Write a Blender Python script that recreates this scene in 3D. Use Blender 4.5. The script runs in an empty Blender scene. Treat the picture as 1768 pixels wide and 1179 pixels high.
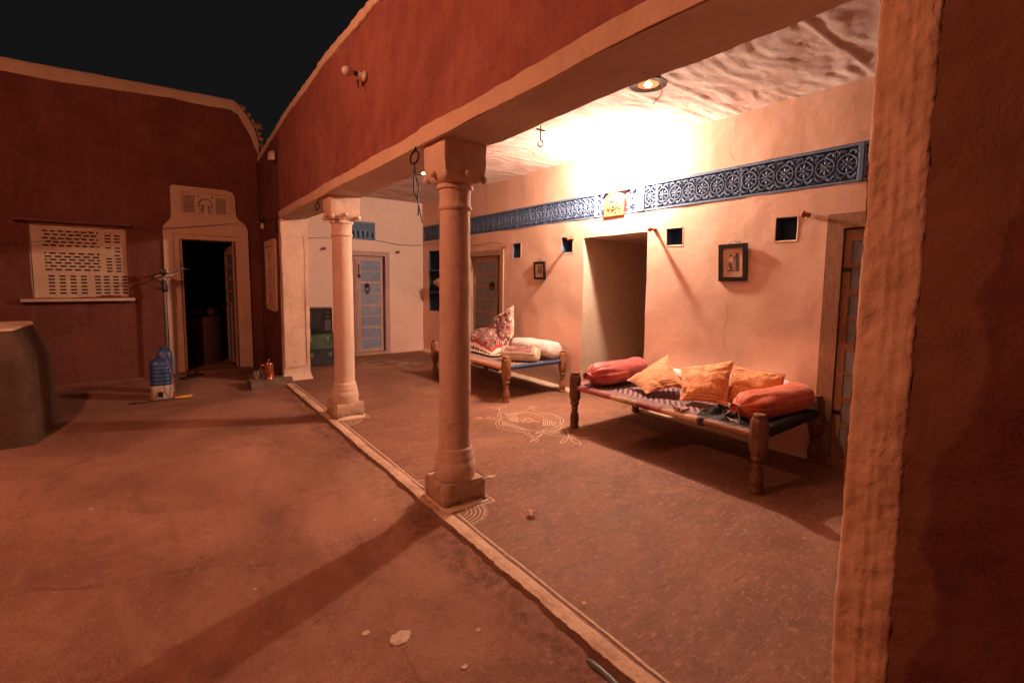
import bpy, bmesh, math, random
from math import sin, cos, pi, radians, sqrt
from mathutils import Vector, Matrix, noise
from mathutils.geometry import tessellate_polygon

random.seed(7)
SC = bpy.context.scene
COL = SC.collection

# ------------------------------------------------------------------ camera
CAMX, CAMY, CAMZ = -1.4842, 0.0936, 1.4
YAW, PITCH, ROLL, FPX = 0.6444, 0.0864, 0.0108, 805.33
def make_camera():
    f = Vector((sin(YAW)*cos(PITCH), cos(YAW)*cos(PITCH), -sin(PITCH)))
    r = Vector((cos(YAW), -sin(YAW), 0)); u = r.cross(f)
    c, s = cos(ROLL), sin(ROLL)
    r, u = c*r + s*u, -s*r + c*u
    M = Matrix((( r.x, u.x, -f.x, CAMX), (r.y, u.y, -f.y, CAMY), (r.z, u.z, -f.z, CAMZ), (0, 0, 0, 1)))
    cd = bpy.data.cameras.new('camera'); co = bpy.data.objects.new('camera', cd)
    COL.objects.link(co); co.matrix_world = M
    cd.sensor_width = 36; cd.lens = FPX/1768*36
    cd.shift_x = -2.43/1768; cd.shift_y = -33.7/1768
    cd.clip_end = 500; cd.clip_start = 0.02
    SC.camera = co
make_camera()

# ------------------------------------------------------------------ night sky and exposure
W = bpy.data.worlds.new('World'); SC.world = W; W.use_nodes = True
bg = W.node_tree.nodes['Background']
bg.inputs[0].default_value = (1.0, 0.96, 0.95, 1); bg.inputs[1].default_value = 0.0062
SC.view_settings.view_transform = 'Standard'; SC.view_settings.look = 'None'
SC.view_settings.exposure = 0.2; SC.view_settings.gamma = 1.0
# two lamps light the place: the bare bulb on the veranda's back wall and the courtyard bulb
MAIN_POS = (2.46, 3.60, 2.63); MAIN_COL = (1.0, 0.755, 0.57); MAIN_STR = 4050.0
YARD_POS = (-3.1, 2.9, 3.5);   YARD_COL = (1.0, 0.385, 0.215); YARD_STR = 3000.0

# ------------------------------------------------------------------ mesh helpers
def nz(p, s=1.0, seed=0.0):
    return noise.noise(Vector((p[0]*s+seed, p[1]*s-seed*.7, p[2]*s+seed*1.3)))
def nz3(p, s=1.0, seed=0.0):
    return noise.noise_vector(Vector((p[0]*s+seed, p[1]*s-seed*.7, p[2]*s+seed*1.3)))

class MB:
    def __init__(self): self.v = []; self.f = []; self.m = []; self.uv = {}
    def add(self, vs, fs, m=0, uvs=None):
        o = len(self.v); self.v += [tuple(x) for x in vs]
        for i, f in enumerate(fs):
            if uvs: self.uv[len(self.f)] = uvs[i]
            self.f.append(tuple(o+k for k in f)); self.m.append(m)
    def box(self, a, b, m=0, M=None):
        x0, y0, z0 = a; x1, y1, z1 = b
        vs = [Vector(p) for p in ((x0,y0,z0),(x1,y0,z0),(x1,y1,z0),(x0,y1,z0),(x0,y0,z1),(x1,y0,z1),(x1,y1,z1),(x0,y1,z1))]
        if M: vs = [M @ p for p in vs]
        self.add(vs, [(0,3,2,1),(4,5,6,7),(0,1,5,4),(1,2,6,5),(2,3,7,6),(3,0,4,7)], m)
    def grid(self, fn, nu, nv, m=0, closeu=False, uv=False, flip=False):
        vs = [fn(i/nu, j/nv) for j in range(nv+1) for i in range(nu+(0 if closeu else 1))]
        w = nu if closeu else nu+1
        fs = []; us = []
        for j in range(nv):
            for i in range(nu):
                i2 = (i+1) % w if closeu else i+1
                q = (j*w+i, j*w+i2, (j+1)*w+i2, (j+1)*w+i)
                t = ((i/nu, j/nv), ((i+1)/nu, j/nv), ((i+1)/nu, (j+1)/nv), (i/nu, (j+1)/nv))
                if flip: q = q[::-1]; t = t[::-1]
                fs.append(q); us.append(t)
        self.add(vs, fs, m, us if uv else None)
    def lathe(self, prof, n=24, M=None, m=0, wob=0.0, square=0.0, caps=True, rfn=None):
        vs = []
        for (r, z) in prof:
            for k in range(n):
                a = 2*pi*k/n
                rr = r*(rfn(a, z) if rfn else 1.0)
                if square:
                    c, s = abs(cos(a)), abs(sin(a)); e = 2+square*8
                    rr = rr/((c**e+s**e)**(1/e))
                p = Vector((rr*cos(a), rr*sin(a), z))
                if wob: p += nz3(p, 9)*wob
                vs.append(M @ p if M else p)
        fs = []
        for j in range(len(prof)-1):
            for k in range(n):
                k2 = (k+1) % n
                fs.append((j*n+k, j*n+k2, (j+1)*n+k2, (j+1)*n+k))
        if caps: fs.append(tuple(range(n))[::-1]); fs.append(tuple((len(prof)-1)*n+k for k in range(n)))
        self.add(vs, fs, m)
    def tube(self, pts, r=0.005, n=6, m=0, caps=True):
        pts = [Vector(p) for p in pts]; N = len(pts)
        rs = r if isinstance(r, (list, tuple)) else [r]*N
        vs = []; up = None
        for i, p in enumerate(pts):
            t = (pts[min(i+1, N-1)] - pts[max(i-1, 0)])
            if t.length < 1e-9: t = Vector((0,0,1))
            t.normalize()
            if up is None:
                up = Vector((0,0,1)) if abs(t.z) < .9 else Vector((1,0,0))
            a = t.cross(up)
            if a.length < 1e-5: a = t.orthogonal()
            a.normalize(); b = a.cross(t).normalized(); up = b
            for k in range(n):
                th = 2*pi*k/n
                vs.append(p + (a*cos(th) + b*sin(th))*rs[i])
        fs = [(i*n+k, i*n+(k+1) % n, (i+1)*n+(k+1) % n, (i+1)*n+k) for i in range(N-1) for k in range(n)]
        if caps: fs.append(tuple(range(n))[::-1]); fs.append(tuple((N-1)*n+k for k in range(n)))
        self.add(vs, fs, m)
    def sphere(self, c, r, n=12, m=0, sc=(1,1,1), wob=0, seed=0):
        prof = []
        for j in range(n//2+1):
            a = -pi/2+pi*j/(n//2); prof.append((max(cos(a), 1e-3)*r, sin(a)*r))
        vs = []
        for (rr, z) in prof:
            for k in range(n):
                p = Vector((rr*cos(2*pi*k/n)*sc[0], rr*sin(2*pi*k/n)*sc[1], z*sc[2]))
                if wob: p *= 1+wob*nz(p, 1.5/r, seed)
                vs.append(p+Vector(c))
        fs = [(j*n+k, j*n+(k+1) % n, (j+1)*n+(k+1) % n, (j+1)*n+k) for j in range(len(prof)-1) for k in range(n)]
        fs.append(tuple(range(n))[::-1]); fs.append(tuple((len(prof)-1)*n+k for k in range(n)))
        self.add(vs, fs, m)
    def plate(self, outer, holes, t, O, U, V, m=0, mside=None):
        """flat slab with holes: polygon in (u,v), front face towards U x V"""
        O, U, V = Vector(O), Vector(U), Vector(V); Nn = U.cross(V).normalized()
        loops = [outer]+list(holes); flat = [p for l in loops for p in l]
        tris = tessellate_polygon([[Vector((p[0], p[1], 0)) for p in l] for l in loops])
        front = [O+U*p[0]+V*p[1] for p in flat]; back = [p-Nn*t for p in front]
        def area(tr):
            a, b, c = (flat[k] for k in tr); return (b[0]-a[0])*(c[1]-a[1])-(b[1]-a[1])*(c[0]-a[0])
        ff = [tr if area(tr) > 0 else tr[::-1] for tr in tris]
        self.add(front, ff, m)
        self.add(back, [f[::-1] for f in ff], m)
        for li, l in enumerate(loops):
            ar = sum(l[i][0]*l[(i+1) % len(l)][1]-l[(i+1) % len(l)][0]*l[i][1] for i in range(len(l)))
            ccw = ar > 0
            if li: ccw = not ccw
            n = len(l); A = [O+U*p[0]+V*p[1] for p in l]; B = [p-Nn*t for p in A]
            fs = [((i, n+i, n+(i+1) % n, (i+1) % n) if ccw else (i, (i+1) % n, n+(i+1) % n, n+i)) for i in range(n)]
            self.add(A+B, fs, m if mside is None else mside)
    def build(self, name, mats, parent=None, org=None, smooth=35, bevel=0, solid=0, sub=0):
        o = Vector(org) if org is not None else (Vector(parent['_o']) if parent is not None and '_o' in parent else Vector((0,0,0)))
        if parent is not None and parent.type == 'MESH' and '_o' in parent: o = Vector(parent['_o'])
        me = bpy.data.meshes.new(name)
        me.from_pydata([tuple(Vector(p)-o) for p in self.v], [], self.f)
        if not isinstance(mats, (list, tuple)): mats = [mats]
        for mt in mats: me.materials.append(mt)
        for p, mi in zip(me.polygons, self.m): p.material_index = mi
        if self.uv:
            ul = me.uv_layers.new(name='UVMap')
            for fi, t in self.uv.items():
                p = me.polygons[fi]
                for li, q in zip(p.loop_indices, t): ul.data[li].uv = q
        me.update()
        if smooth:
            me.polygons.foreach_set('use_smooth', [True]*len(me.polygons))
            me.set_sharp_from_angle(angle=radians(smooth))
        ob = bpy.data.objects.new(name, me); COL.objects.link(ob)
        if parent is not None: ob.parent = parent
        elif org is not None: ob.location = o
        ob['_o'] = tuple(o)
        if bevel:
            b = ob.modifiers.new('bevel', 'BEVEL'); b.width = bevel; b.segments = 2; b.limit_method = 'ANGLE'; b.angle_limit = radians(40)
        if sub:
            b = ob.modifiers.new('sub', 'SUBSURF'); b.levels = sub; b.render_levels = sub
        return ob

def thing(name, label, cat, loc=(0,0,0), group=None):
    o = bpy.data.objects.new(name, None); COL.objects.link(o)
    o.location = loc; o.empty_display_size = .1
    o['label'] = label; o['category'] = cat; o['_o'] = tuple(loc)
    if group: o['group'] = group
    return o
def tag(o, label, cat, group=None):
    o['label'] = label; o['category'] = cat
    if group: o['group'] = group
    return o
def structure(o): o['kind'] = 'structure'; return o
def copy_tree(o, parent=None):
    c = o.copy(); COL.objects.link(c); c.parent = parent
    for ch in [x for x in COL.objects if x.parent is o]: copy_tree(ch, c)
    return c
def lerp(a, b, t): return a+(b-a)*t
def interp(tab, x):
    if x <= tab[0][0]: return tab[0][1]
    for (a, va), (b, vb) in zip(tab, tab[1:]):
        if x <= b: return va+(vb-va)*(x-a)/(b-a)
    return tab[-1][1]
def smoothpath(pts, k=6):
    P = [Vector(p) for p in pts]; out = []
    for i in range(len(P)-1):
        p0 = P[max(i-1, 0)]; p1 = P[i]; p2 = P[i+1]; p3 = P[min(i+2, len(P)-1)]
        for j in range(k):
            t = j/k
            out.append(.5*((2*p1)+(p2-p0)*t+(2*p0-5*p1+4*p2-p3)*t*t+(3*p1-p0-3*p2+p3)*t**3))
    out.append(P[-1]); return out
def breaks(a, b, step, extra=()):
    s = {round(a, 5), round(b, 5)}
    for e in extra:
        if a < e < b: s.add(round(e, 5))
    L = sorted(s); out = [L[0]]
    for x, y in zip(L, L[1:]):
        n = max(1, int(math.ceil((y-x)/step)))
        for i in range(1, n+1): out.append(x+(y-x)*i/n)
    return out
def holed(mb, ub, vb, pos, holes, m=0, mrev=1):
    """sheet over breakpoints ub x vb with rectangular openings; pos(u,v,d) is the surface point d metres behind the face.
    holes: (u0,u1,v0,v1,depth,back,bottom_open)"""
    idx = {}; vs = []
    def vid(i, j):
        if (i, j) not in idx: idx[(i, j)] = len(vs); vs.append(pos(ub[i], vb[j], 0))
        return idx[(i, j)]
    fs = []
    for i in range(len(ub)-1):
        for j in range(len(vb)-1):
            cu, cv = (ub[i]+ub[i+1])/2, (vb[j]+vb[j+1])/2
            if any(h[0] < cu < h[1] and h[2] < cv < h[3] for h in holes): continue
            fs.append((vid(i, j), vid(i+1, j), vid(i+1, j+1), vid(i, j+1)))
    mb.add(vs, fs, m)
    for h in holes:
        if h[4] is None: continue
        u0, u1, v0, v1, dep, back, bopen = h[:7]; mr = h[7] if len(h) > 7 else mrev
        us = [u for u in ub if u0-1e-6 <= u <= u1+1e-6]; vv = [v for v in vb if v0-1e-6 <= v <= v1+1e-6]
        ring = [(u, v0) for u in us]+[(u1, v) for v in vv[1:]]+[(u, v1) for u in us[::-1][1:]]+[(u0, v) for v in vv[::-1][1:-1]]
        n = len(ring); nd = max(1, int(dep/.12)); P = []
        for d in range(nd+1): P += [pos(u, v, dep*d/nd) for u, v in ring]
        fs = []
        for d in range(nd):
            for k in range(n):
                a, b = ring[k], ring[(k+1) % n]
                if bopen and a[1] == v0 and b[1] == v0: continue
                fs.append((d*n+k, (d+1)*n+k, (d+1)*n+(k+1) % n, d*n+(k+1) % n)[::-1])
        mb.add(P, fs, mr)
        if back:
            mb.add([pos(u0, v0, dep), pos(u1, v0, dep), pos(u1, v1, dep), pos(u0, v1, dep)], [(0,1,2,3)], mr)

# ------------------------------------------------------------------ material helpers
class NT:
    def __init__(self, name):
        self.mat = bpy.data.materials.new(name); self.mat.use_nodes = True
        self.t = self.mat.node_tree; self.n = self.t.nodes; self.l = self.t.links
        self.b = self.n['Principled BSDF']
    def new(self, ty, **kw):
        n = self.n.new(ty)
        for k, v in kw.items(): setattr(n, k, v)
        return n
    def link(self, a, b): self.l.new(a, b)
    def coords(self, kind='Object', scale=(1,1,1), rot=(0,0,0)):
        if kind == 'World': src = self.new('ShaderNodeNewGeometry').outputs['Position']
        else: src = self.new('ShaderNodeTexCoord').outputs[kind]
        mp = self.new('ShaderNodeMapping'); mp.inputs['Scale'].default_value = scale; mp.inputs['Rotation'].default_value = rot
        self.link(src, mp.inputs['Vector']); return mp.outputs[0]
    def noise(self, co, scale, detail=4, rough=.55, dist=0):
        n = self.new('ShaderNodeTexNoise'); n.inputs['Scale'].default_value = scale; n.inputs['Detail'].default_value = detail
        n.inputs['Roughness'].default_value = rough; n.inputs['Distortion'].default_value = dist
        self.link(co, n.inputs['Vector']); return n.outputs['Fac']
    def vor(self, co, scale, feature='F1', out='Distance', rnd=1):
        n = self.new('ShaderNodeTexVoronoi', feature=feature); n.inputs['Scale'].default_value = scale; n.inputs['Randomness'].default_value = rnd
        self.link(co, n.inputs['Vector']); return n.outputs[out]
    def ramp(self, fac, stops, interp='LINEAR'):
        r = self.new('ShaderNodeValToRGB'); r.color_ramp.interpolation = interp
        el = r.color_ramp.elements
        while len(el) < len(stops): el.new(.5)
        for e, (p, c) in zip(el, stops):
            e.position = p; e.color = (c, c, c, 1) if isinstance(c, (int, float)) else (*c, 1)
        self.link(fac, r.inputs[0]); return r.outputs[0]
    def mix(self, fac, a, b, mode='MIX'):
        m = self.new('ShaderNodeMix', data_type='RGBA', blend_type=mode)
        for s, v in ((0, fac), (6, a), (7, b)):
            if isinstance(v, (int, float)): m.inputs[s].default_value = v
            elif isinstance(v, tuple): m.inputs[s].default_value = (*v, 1)
            else: self.link(v, m.inputs[s])
        return m.outputs[2]
    def warp(self, co, scale, amt):
        n = self.new('ShaderNodeTexNoise'); n.inputs['Scale'].default_value = scale; n.inputs['Detail'].default_value = 4; self.link(co, n.inputs['Vector'])
        m = self.new('ShaderNodeVectorMath', operation='MULTIPLY_ADD'); self.link(n.outputs['Color'], m.inputs[0]); m.inputs[1].default_value = (amt,)*3; self.link(co, m.inputs[2]); return m.outputs[0]
    def cracks(self, co, scale, width, seed=0):
        w = self.warp(co, 3.0, .25); w = self.warp(w, 14.0, .04); d = self.vor(w, scale, 'DISTANCE_TO_EDGE')
        k = self.ramp(d, [(0.0, 1.0), (width, 0.0)]); m = self.ramp(self.noise(co, 1.7, 3), [(.50, 0.0), (.62, 1.0)])
        return self.math('MULTIPLY', k, m)
    def math(self, op, a, b=0, c=None):
        m = self.new('ShaderNodeMath', operation=op)
        for s, v in ((0, a), (1, b), (2, c)):
            if v is None: continue
            if isinstance(v, (int, float)): m.inputs[s].default_value = v
            else: self.link(v, m.inputs[s])
        return m.outputs[0]
    def bump(self, h, strength=.4, dist=.01, prev=None):
        b = self.new('ShaderNodeBump'); b.inputs['Strength'].default_value = strength; b.inputs['Distance'].default_value = dist
        self.link(h, b.inputs['Height'])
        if prev is not None: self.link(prev, b.inputs['Normal'])
        return b.outputs[0]
    def done(self, col=None, rough=.85, normal=None, metal=0, spec=.3):
        if col is not None:
            if isinstance(col, tuple): self.b.inputs['Base Color'].default_value = (*col, 1)
            else: self.link(col, self.b.inputs['Base Color'])
        if isinstance(rough, (int, float)): self.b.inputs['Roughness'].default_value = rough
        else: self.link(rough, self.b.inputs['Roughness'])
        self.b.inputs['Metallic'].default_value = metal
        self.b.inputs['Specular IOR Level'].default_value = spec
        if normal is not None: self.link(normal, self.b.inputs['Normal'])
        return self.mat

def plaster(name, base, dark, light, big=1.3, fine=30, bump=.5, stroke=None, spots=.0, spotcol=(.1,.05,.03), kind='World', rough=.85, bd=.006):
    t = NT(name); co = t.coords(kind); st = t.coords(kind, stroke or (1,1,1))
    a = t.noise(co, big, 5, .6, .6); b = t.noise(st, big*5, 6, .65, 1.2); c = t.noise(co, fine, 4, .6)
    col = t.ramp(a, [(.3, dark), (.52, base), (.72, light)])
    col = t.mix(t.ramp(b, [(.35, .0), (.75, .55)]), col, light)
    col = t.mix(t.ramp(b, [(.22, .5), (.45, .0)]), col, dark)
    col = t.mix(t.ramp(c, [(.3, .3), (.6, .0)]), col, dark)
    if spots:
        s = t.noise(co, 7.0, 8, .75, .3)
        col = t.mix(t.ramp(s, [(.62, 0.0), (.70, spots)]), col, spotcol)
    h = t.mix(.4, b, c); n = t.bump(h, bump, bd); n = t.bump(t.noise(co, 6, 3), bump*.6, bd*3, n)
    return t.done(col, rough, n)
def plain(name, col, rough=.6, metal=0, spec=.4, var=.12, scale=12, bump=0, kind='Object', em=None, ems=0):
    t = NT(name)
    co = t.coords(kind); a = t.noise(co, scale, 5, .6)
    dk = tuple(c*(1-var*2.2) for c in col); lt = tuple(min(1, c*(1+var)) for c in col)
    c = t.ramp(a, [(.3, dk), (.5, col), (.7, lt)])
    n = t.bump(a, bump, .004) if bump else None
    m = t.done(c, rough, n, metal, spec)
    if em: t.b.inputs['Emission Color'].default_value = (*em, 1); t.b.inputs['Emission Strength'].default_value = ems
    return m
# ------------------------------------------------------------------ materials
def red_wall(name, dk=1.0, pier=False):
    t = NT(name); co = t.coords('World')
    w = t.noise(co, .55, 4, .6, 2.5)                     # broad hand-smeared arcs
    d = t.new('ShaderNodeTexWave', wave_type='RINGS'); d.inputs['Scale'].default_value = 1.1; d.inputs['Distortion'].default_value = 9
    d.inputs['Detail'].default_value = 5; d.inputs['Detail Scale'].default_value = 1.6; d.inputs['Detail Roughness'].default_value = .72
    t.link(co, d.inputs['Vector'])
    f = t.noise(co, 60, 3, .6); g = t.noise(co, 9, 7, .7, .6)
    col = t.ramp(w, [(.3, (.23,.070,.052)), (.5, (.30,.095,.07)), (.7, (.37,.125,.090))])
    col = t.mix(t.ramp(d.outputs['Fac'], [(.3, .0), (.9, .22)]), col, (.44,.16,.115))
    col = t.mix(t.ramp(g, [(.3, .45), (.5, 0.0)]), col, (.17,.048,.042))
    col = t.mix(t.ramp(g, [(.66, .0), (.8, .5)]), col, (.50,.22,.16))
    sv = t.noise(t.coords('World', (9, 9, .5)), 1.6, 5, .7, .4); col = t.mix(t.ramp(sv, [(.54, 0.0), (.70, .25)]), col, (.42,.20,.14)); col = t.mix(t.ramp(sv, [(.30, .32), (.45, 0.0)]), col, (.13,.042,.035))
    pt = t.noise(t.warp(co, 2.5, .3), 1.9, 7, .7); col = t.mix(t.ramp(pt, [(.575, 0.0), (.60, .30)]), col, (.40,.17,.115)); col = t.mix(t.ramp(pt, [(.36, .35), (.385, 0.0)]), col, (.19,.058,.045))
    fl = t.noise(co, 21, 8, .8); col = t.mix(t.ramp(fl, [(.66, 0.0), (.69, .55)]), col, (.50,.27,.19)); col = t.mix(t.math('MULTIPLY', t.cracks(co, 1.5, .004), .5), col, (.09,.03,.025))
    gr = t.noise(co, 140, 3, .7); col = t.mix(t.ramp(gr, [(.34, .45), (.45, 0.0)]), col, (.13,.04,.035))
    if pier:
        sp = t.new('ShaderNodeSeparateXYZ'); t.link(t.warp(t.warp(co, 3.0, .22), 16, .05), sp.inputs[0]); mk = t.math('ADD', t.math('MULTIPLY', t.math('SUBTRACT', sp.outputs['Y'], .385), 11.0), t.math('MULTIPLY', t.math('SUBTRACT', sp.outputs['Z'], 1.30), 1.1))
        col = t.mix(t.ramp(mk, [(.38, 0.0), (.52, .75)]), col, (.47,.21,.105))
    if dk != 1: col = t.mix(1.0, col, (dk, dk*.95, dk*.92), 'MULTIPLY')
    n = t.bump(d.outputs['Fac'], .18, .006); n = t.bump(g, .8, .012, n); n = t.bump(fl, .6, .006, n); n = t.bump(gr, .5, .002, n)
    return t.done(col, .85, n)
M_RED = red_wall('red_earth_paint')
M_REDPIER = red_wall('shaded_red_pier_paint', .48, True)  # copy of the red paint, darkened: light falloff over the pier put into the colour
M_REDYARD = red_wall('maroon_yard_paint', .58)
M_CREAM = plaster('whitewash', (.68,.46,.32), (.54,.34,.22), (.76,.55,.39), 1.6, 45, .7, spots=.5, spotcol=(.33,.17,.10))
M_PIER = plaster('thick_pier_whitewash', (.64,.39,.24), (.48,.26,.15), (.74,.49,.32), 2.5, 34, 1.0, stroke=(1,1,.35), spots=.7, spotcol=(.16,.07,.05), bd=.012)
M_KERB = plaster('worn_kerb_whitewash', (.62,.40,.27), (.40,.23,.15), (.72,.50,.35), 3.0, 40, 1.2, spots=.9, spotcol=(.24,.12,.075), bd=.012)
M_COLUMN = plaster('column_whitewash', (.69,.47,.355), (.53,.33,.235), (.78,.57,.44), 2.2, 50, .8, stroke=(1,1,.25), spots=.55, spotcol=(.28,.17,.11), bd=.008)
M_WALL = plaster('veranda_wall_paint', (.77,.48,.36), (.72,.43,.315), (.80,.525,.40), .8, 14, .35, spots=.10, spotcol=(.5,.26,.16), bd=.007)
M_FARWALL = plaster('far_wall_paint', (.82,.575,.475), (.77,.515,.415), (.84,.62,.52), .9, 14, .35, bd=.006)
M_REVEAL = plaster('passage_plaster', (.58,.42,.31), (.48,.33,.24), (.64,.48,.37), 1.2, 25, .4)
M_SOFFIT = plaster('soffit_plaster', (.60,.45,.37), (.46,.33,.27), (.68,.53,.44), 1.5, 30, .5, stroke=(4,.6,4), spots=.6, spotcol=(.16,.10,.07))
M_BLUE = plaster('blue_niche_paint', (.06,.105,.19), (.045,.08,.15), (.08,.13,.22), 3, 40, .3, bd=.002)
M_CEMENT = plaster('tank_cement', (.078,.040,.023), (.045,.024,.015), (.125,.068,.040), 2.2, 30, .8, spots=.6, spotcol=(.17,.10,.062))
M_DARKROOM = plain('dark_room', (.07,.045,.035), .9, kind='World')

def frieze_mat():
    t = NT('frieze_blue'); co = t.coords('World'); a = t.noise(co, 18, 6, .7); g = t.new('ShaderNodeNewGeometry')
    col = t.ramp(a, [(.3, (.085,.13,.225)), (.55, (.115,.17,.285)), (.75, (.165,.225,.345))])
    pt = t.ramp(g.outputs['Pointiness'], [(.50, 0.0), (.60, .3)])
    col = t.mix(pt, col, (.20,.28,.44))
    return t.done(col, .6, t.bump(a, .4, .003))
M_FRIEZE = frieze_mat()
M_FRIEZEBACK = plain('frieze_recess', (.075,.11,.19), .8, kind='World', scale=20)
M_PLAQUE = plain('plaque_orange', (.50,.10,.045), .6, kind='World', scale=40, var=.3)

def ground_mat():
    t = NT('courtyard_earth'); co = t.coords('World'); st = t.coords('World', (1.0,.55,1), (0,0,.5))
    a = t.noise(co, .7, 6, .62, .8); b = t.noise(st, 3.2, 8, .72, 1.0); c = t.noise(co, 55, 4, .65); s = t.noise(co, 14, 9, .8, .5)
    col = t.ramp(a, [(.34, (.200,.090,.058)), (.5, (.295,.136,.089)), (.66, (.41,.200,.134))])
    col = t.mix(t.ramp(b, [(.52, .0), (.74, .5)]), col, (.40,.225,.150))
    col = t.mix(t.ramp(b, [(.30, .75), (.47, .0)]), col, (.15,.07,.048))
    col = t.mix(t.ramp(s, [(.28, .7), (.40, 0.0)]), col, (.10,.055,.04))
    col = t.mix(t.ramp(s, [(.68, 0.0), (.74, .7)]), col, (.44,.28,.20))
    v = t.vor(co, 9); sp = t.ramp(v, [(.02, .85), (.05, 0.0)])
    col = t.mix(sp, col, (.45,.30,.22))
    gr = t.noise(co, 170, 3, .7); col = t.mix(t.ramp(gr, [(.36, .65), (.46, 0.0)]), col, (.09,.045,.03)); col = t.mix(t.ramp(gr, [(.58, 0.0), (.68, .5)]), col, (.42,.24,.16))
    v2 = t.vor(t.warp(co, 8, .1), 23); col = t.mix(t.ramp(v2, [(.03, .8), (.06, 0.0)]), col, (.07,.035,.025))
    md = t.noise(co, 26, 8, .8, .6); col = t.mix(t.ramp(md, [(.56, 0.0), (.66, .55)]), col, (.44,.235,.155)); col = t.mix(t.ramp(md, [(.32, .6), (.42, 0.0)]), col, (.12,.055,.038))
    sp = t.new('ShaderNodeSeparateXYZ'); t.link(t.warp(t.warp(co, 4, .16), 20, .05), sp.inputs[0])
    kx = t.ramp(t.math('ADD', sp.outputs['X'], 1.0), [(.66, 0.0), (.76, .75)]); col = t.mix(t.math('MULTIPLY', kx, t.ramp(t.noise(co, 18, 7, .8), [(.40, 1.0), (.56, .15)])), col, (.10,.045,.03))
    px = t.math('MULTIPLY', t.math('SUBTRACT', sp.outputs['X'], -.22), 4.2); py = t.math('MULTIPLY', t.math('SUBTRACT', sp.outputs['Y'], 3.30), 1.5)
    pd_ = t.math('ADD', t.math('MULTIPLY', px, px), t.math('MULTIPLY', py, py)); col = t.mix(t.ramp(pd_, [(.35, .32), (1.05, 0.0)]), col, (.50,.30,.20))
    ck = t.cracks(co, 1.1, .0035); col = t.mix(t.math('MULTIPLY', ck, .6), col, (.07,.035,.025))
    n = t.bump(b, .5, .012); n = t.bump(s, .6, .008, n); n = t.bump(c, .6, .004, n); n = t.bump(gr, .8, .003, n)
    return t.done(col, .88, n, spec=.2)
M_GROUND = ground_mat()
def floor_mat():
    t = NT('veranda_earth_floor'); co = t.coords('World')
    w = t.new('ShaderNodeTexWave', wave_type='RINGS'); w.inputs['Scale'].default_value = 1.3; w.inputs['Distortion'].default_value = 14
    w.inputs['Detail'].default_value = 6; w.inputs['Detail Scale'].default_value = 1.2; w.inputs['Detail Roughness'].default_value = .75
    t.link(co, w.inputs['Vector']); st = t.coords('World', (.45,1.0,1), (0,0,-.4))
    a = t.noise(co, .8, 5, .6, .6); b = t.noise(st, 4.5, 8, .75, 1.5); c = t.noise(co, 50, 4, .65)
    col = t.ramp(a, [(.34, (.145,.060,.036)), (.5, (.220,.095,.058)), (.66, (.32,.147,.092))])
    col = t.mix(t.ramp(b, [(.54, .0), (.72, .6)]), col, (.40,.19,.12))
    col = t.mix(t.ramp(b, [(.32, .75), (.47, .0)]), col, (.095,.040,.028))
    col = t.mix(t.ramp(w.outputs['Fac'], [(.3, 0.0), (.95, .22)]), col, (.27,.14,.09))
    v = t.vor(co, 7); col = t.mix(t.ramp(v, [(.015, .8), (.035, 0.0)]), col, (.5,.34,.25))
    gr = t.noise(co, 150, 3, .7); col = t.mix(t.ramp(gr, [(.36, .6), (.46, 0.0)]), col, (.07,.032,.022)); col = t.mix(t.ramp(gr, [(.58, 0.0), (.68, .4)]), col, (.34,.18,.12))
    fs = t.noise(t.coords('World', (3.0, 26, 1), (0, 0, -.5)), 2.0, 6, .75, 1.0); col = t.mix(t.ramp(fs, [(.30, .55), (.46, 0.0)]), col, (.085,.038,.026)); col = t.mix(t.ramp(fs, [(.56, 0.0), (.72, .35)]), col, (.36,.19,.125))
    md = t.noise(t.coords('World', (1, 1.8, 1), (0, 0, -.5)), 24, 8, .8, .8); col = t.mix(t.ramp(md, [(.54, 0.0), (.64, .75)]), col, (.46,.23,.15)); col = t.mix(t.ramp(md, [(.32, .6), (.42, 0.0)]), col, (.09,.036,.025))
    ck = t.cracks(co, .9, .003); col = t.mix(t.math('MULTIPLY', ck, .5), col, (.06,.03,.022))
    n = t.bump(w.outputs['Fac'], .2, .004); n = t.bump(b, .45, .006, n); n = t.bump(fs, .4, .004, n); n = t.bump(gr, .6, .002, n)
    return t.done(col, t.ramp(b, [(.3, .62), (.7, .8)]), n, spec=.25)
M_FLOOR = floor_mat()
M_CRACK = plain('crack_dark', (.10,.05,.035), .95, kind='World')
M_SPLASH = plain('lime_splash', (.55,.38,.27), .9, kind='World', scale=30)
M_CHALK = plain('white_chalk_paint', (.60,.42,.30), .9, kind='World', scale=40, var=.12)
def ceil_mat():
    t = NT('whitewashed_stone'); co = t.coords('World'); st = t.warp(t.coords('World', (1.6, 6.0, 1), (0, 0, .35)), 2.2, .9)
    at = t.new('ShaderNodeAttribute', attribute_name='hgt')
    a = t.noise(st, 3.4, 12, .86, .5); c = t.noise(co, 60, 6, .8); big = t.noise(co, 1.3, 4, .6)
    s = t.math('ADD', t.math('MULTIPLY', at.outputs['Fac'], .25), t.math('ADD', t.math('MULTIPLY', a, .65), t.math('MULTIPLY', big, .25)))
    col = t.ramp(s, [(.46, (.56,.365,.305)), (.56, (.64,.455,.395)), (.64, (.72,.56,.50)), (.80, (.78,.66,.60))])
    col = t.mix(t.ramp(c, [(.34, .5), (.48, 0.0)]), col, (.46,.28,.225))
    n = t.bump(a, .6, .012); n = t.bump(c, 1.0, .008, n)
    return t.done(col, .92, n)
M_CEIL = ceil_mat()
M_MORTAR = plaster('joint_mortar', (.72,.60,.52), (.6,.46,.38), (.78,.68,.6), 3, 40, .5, bd=.003)

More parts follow.
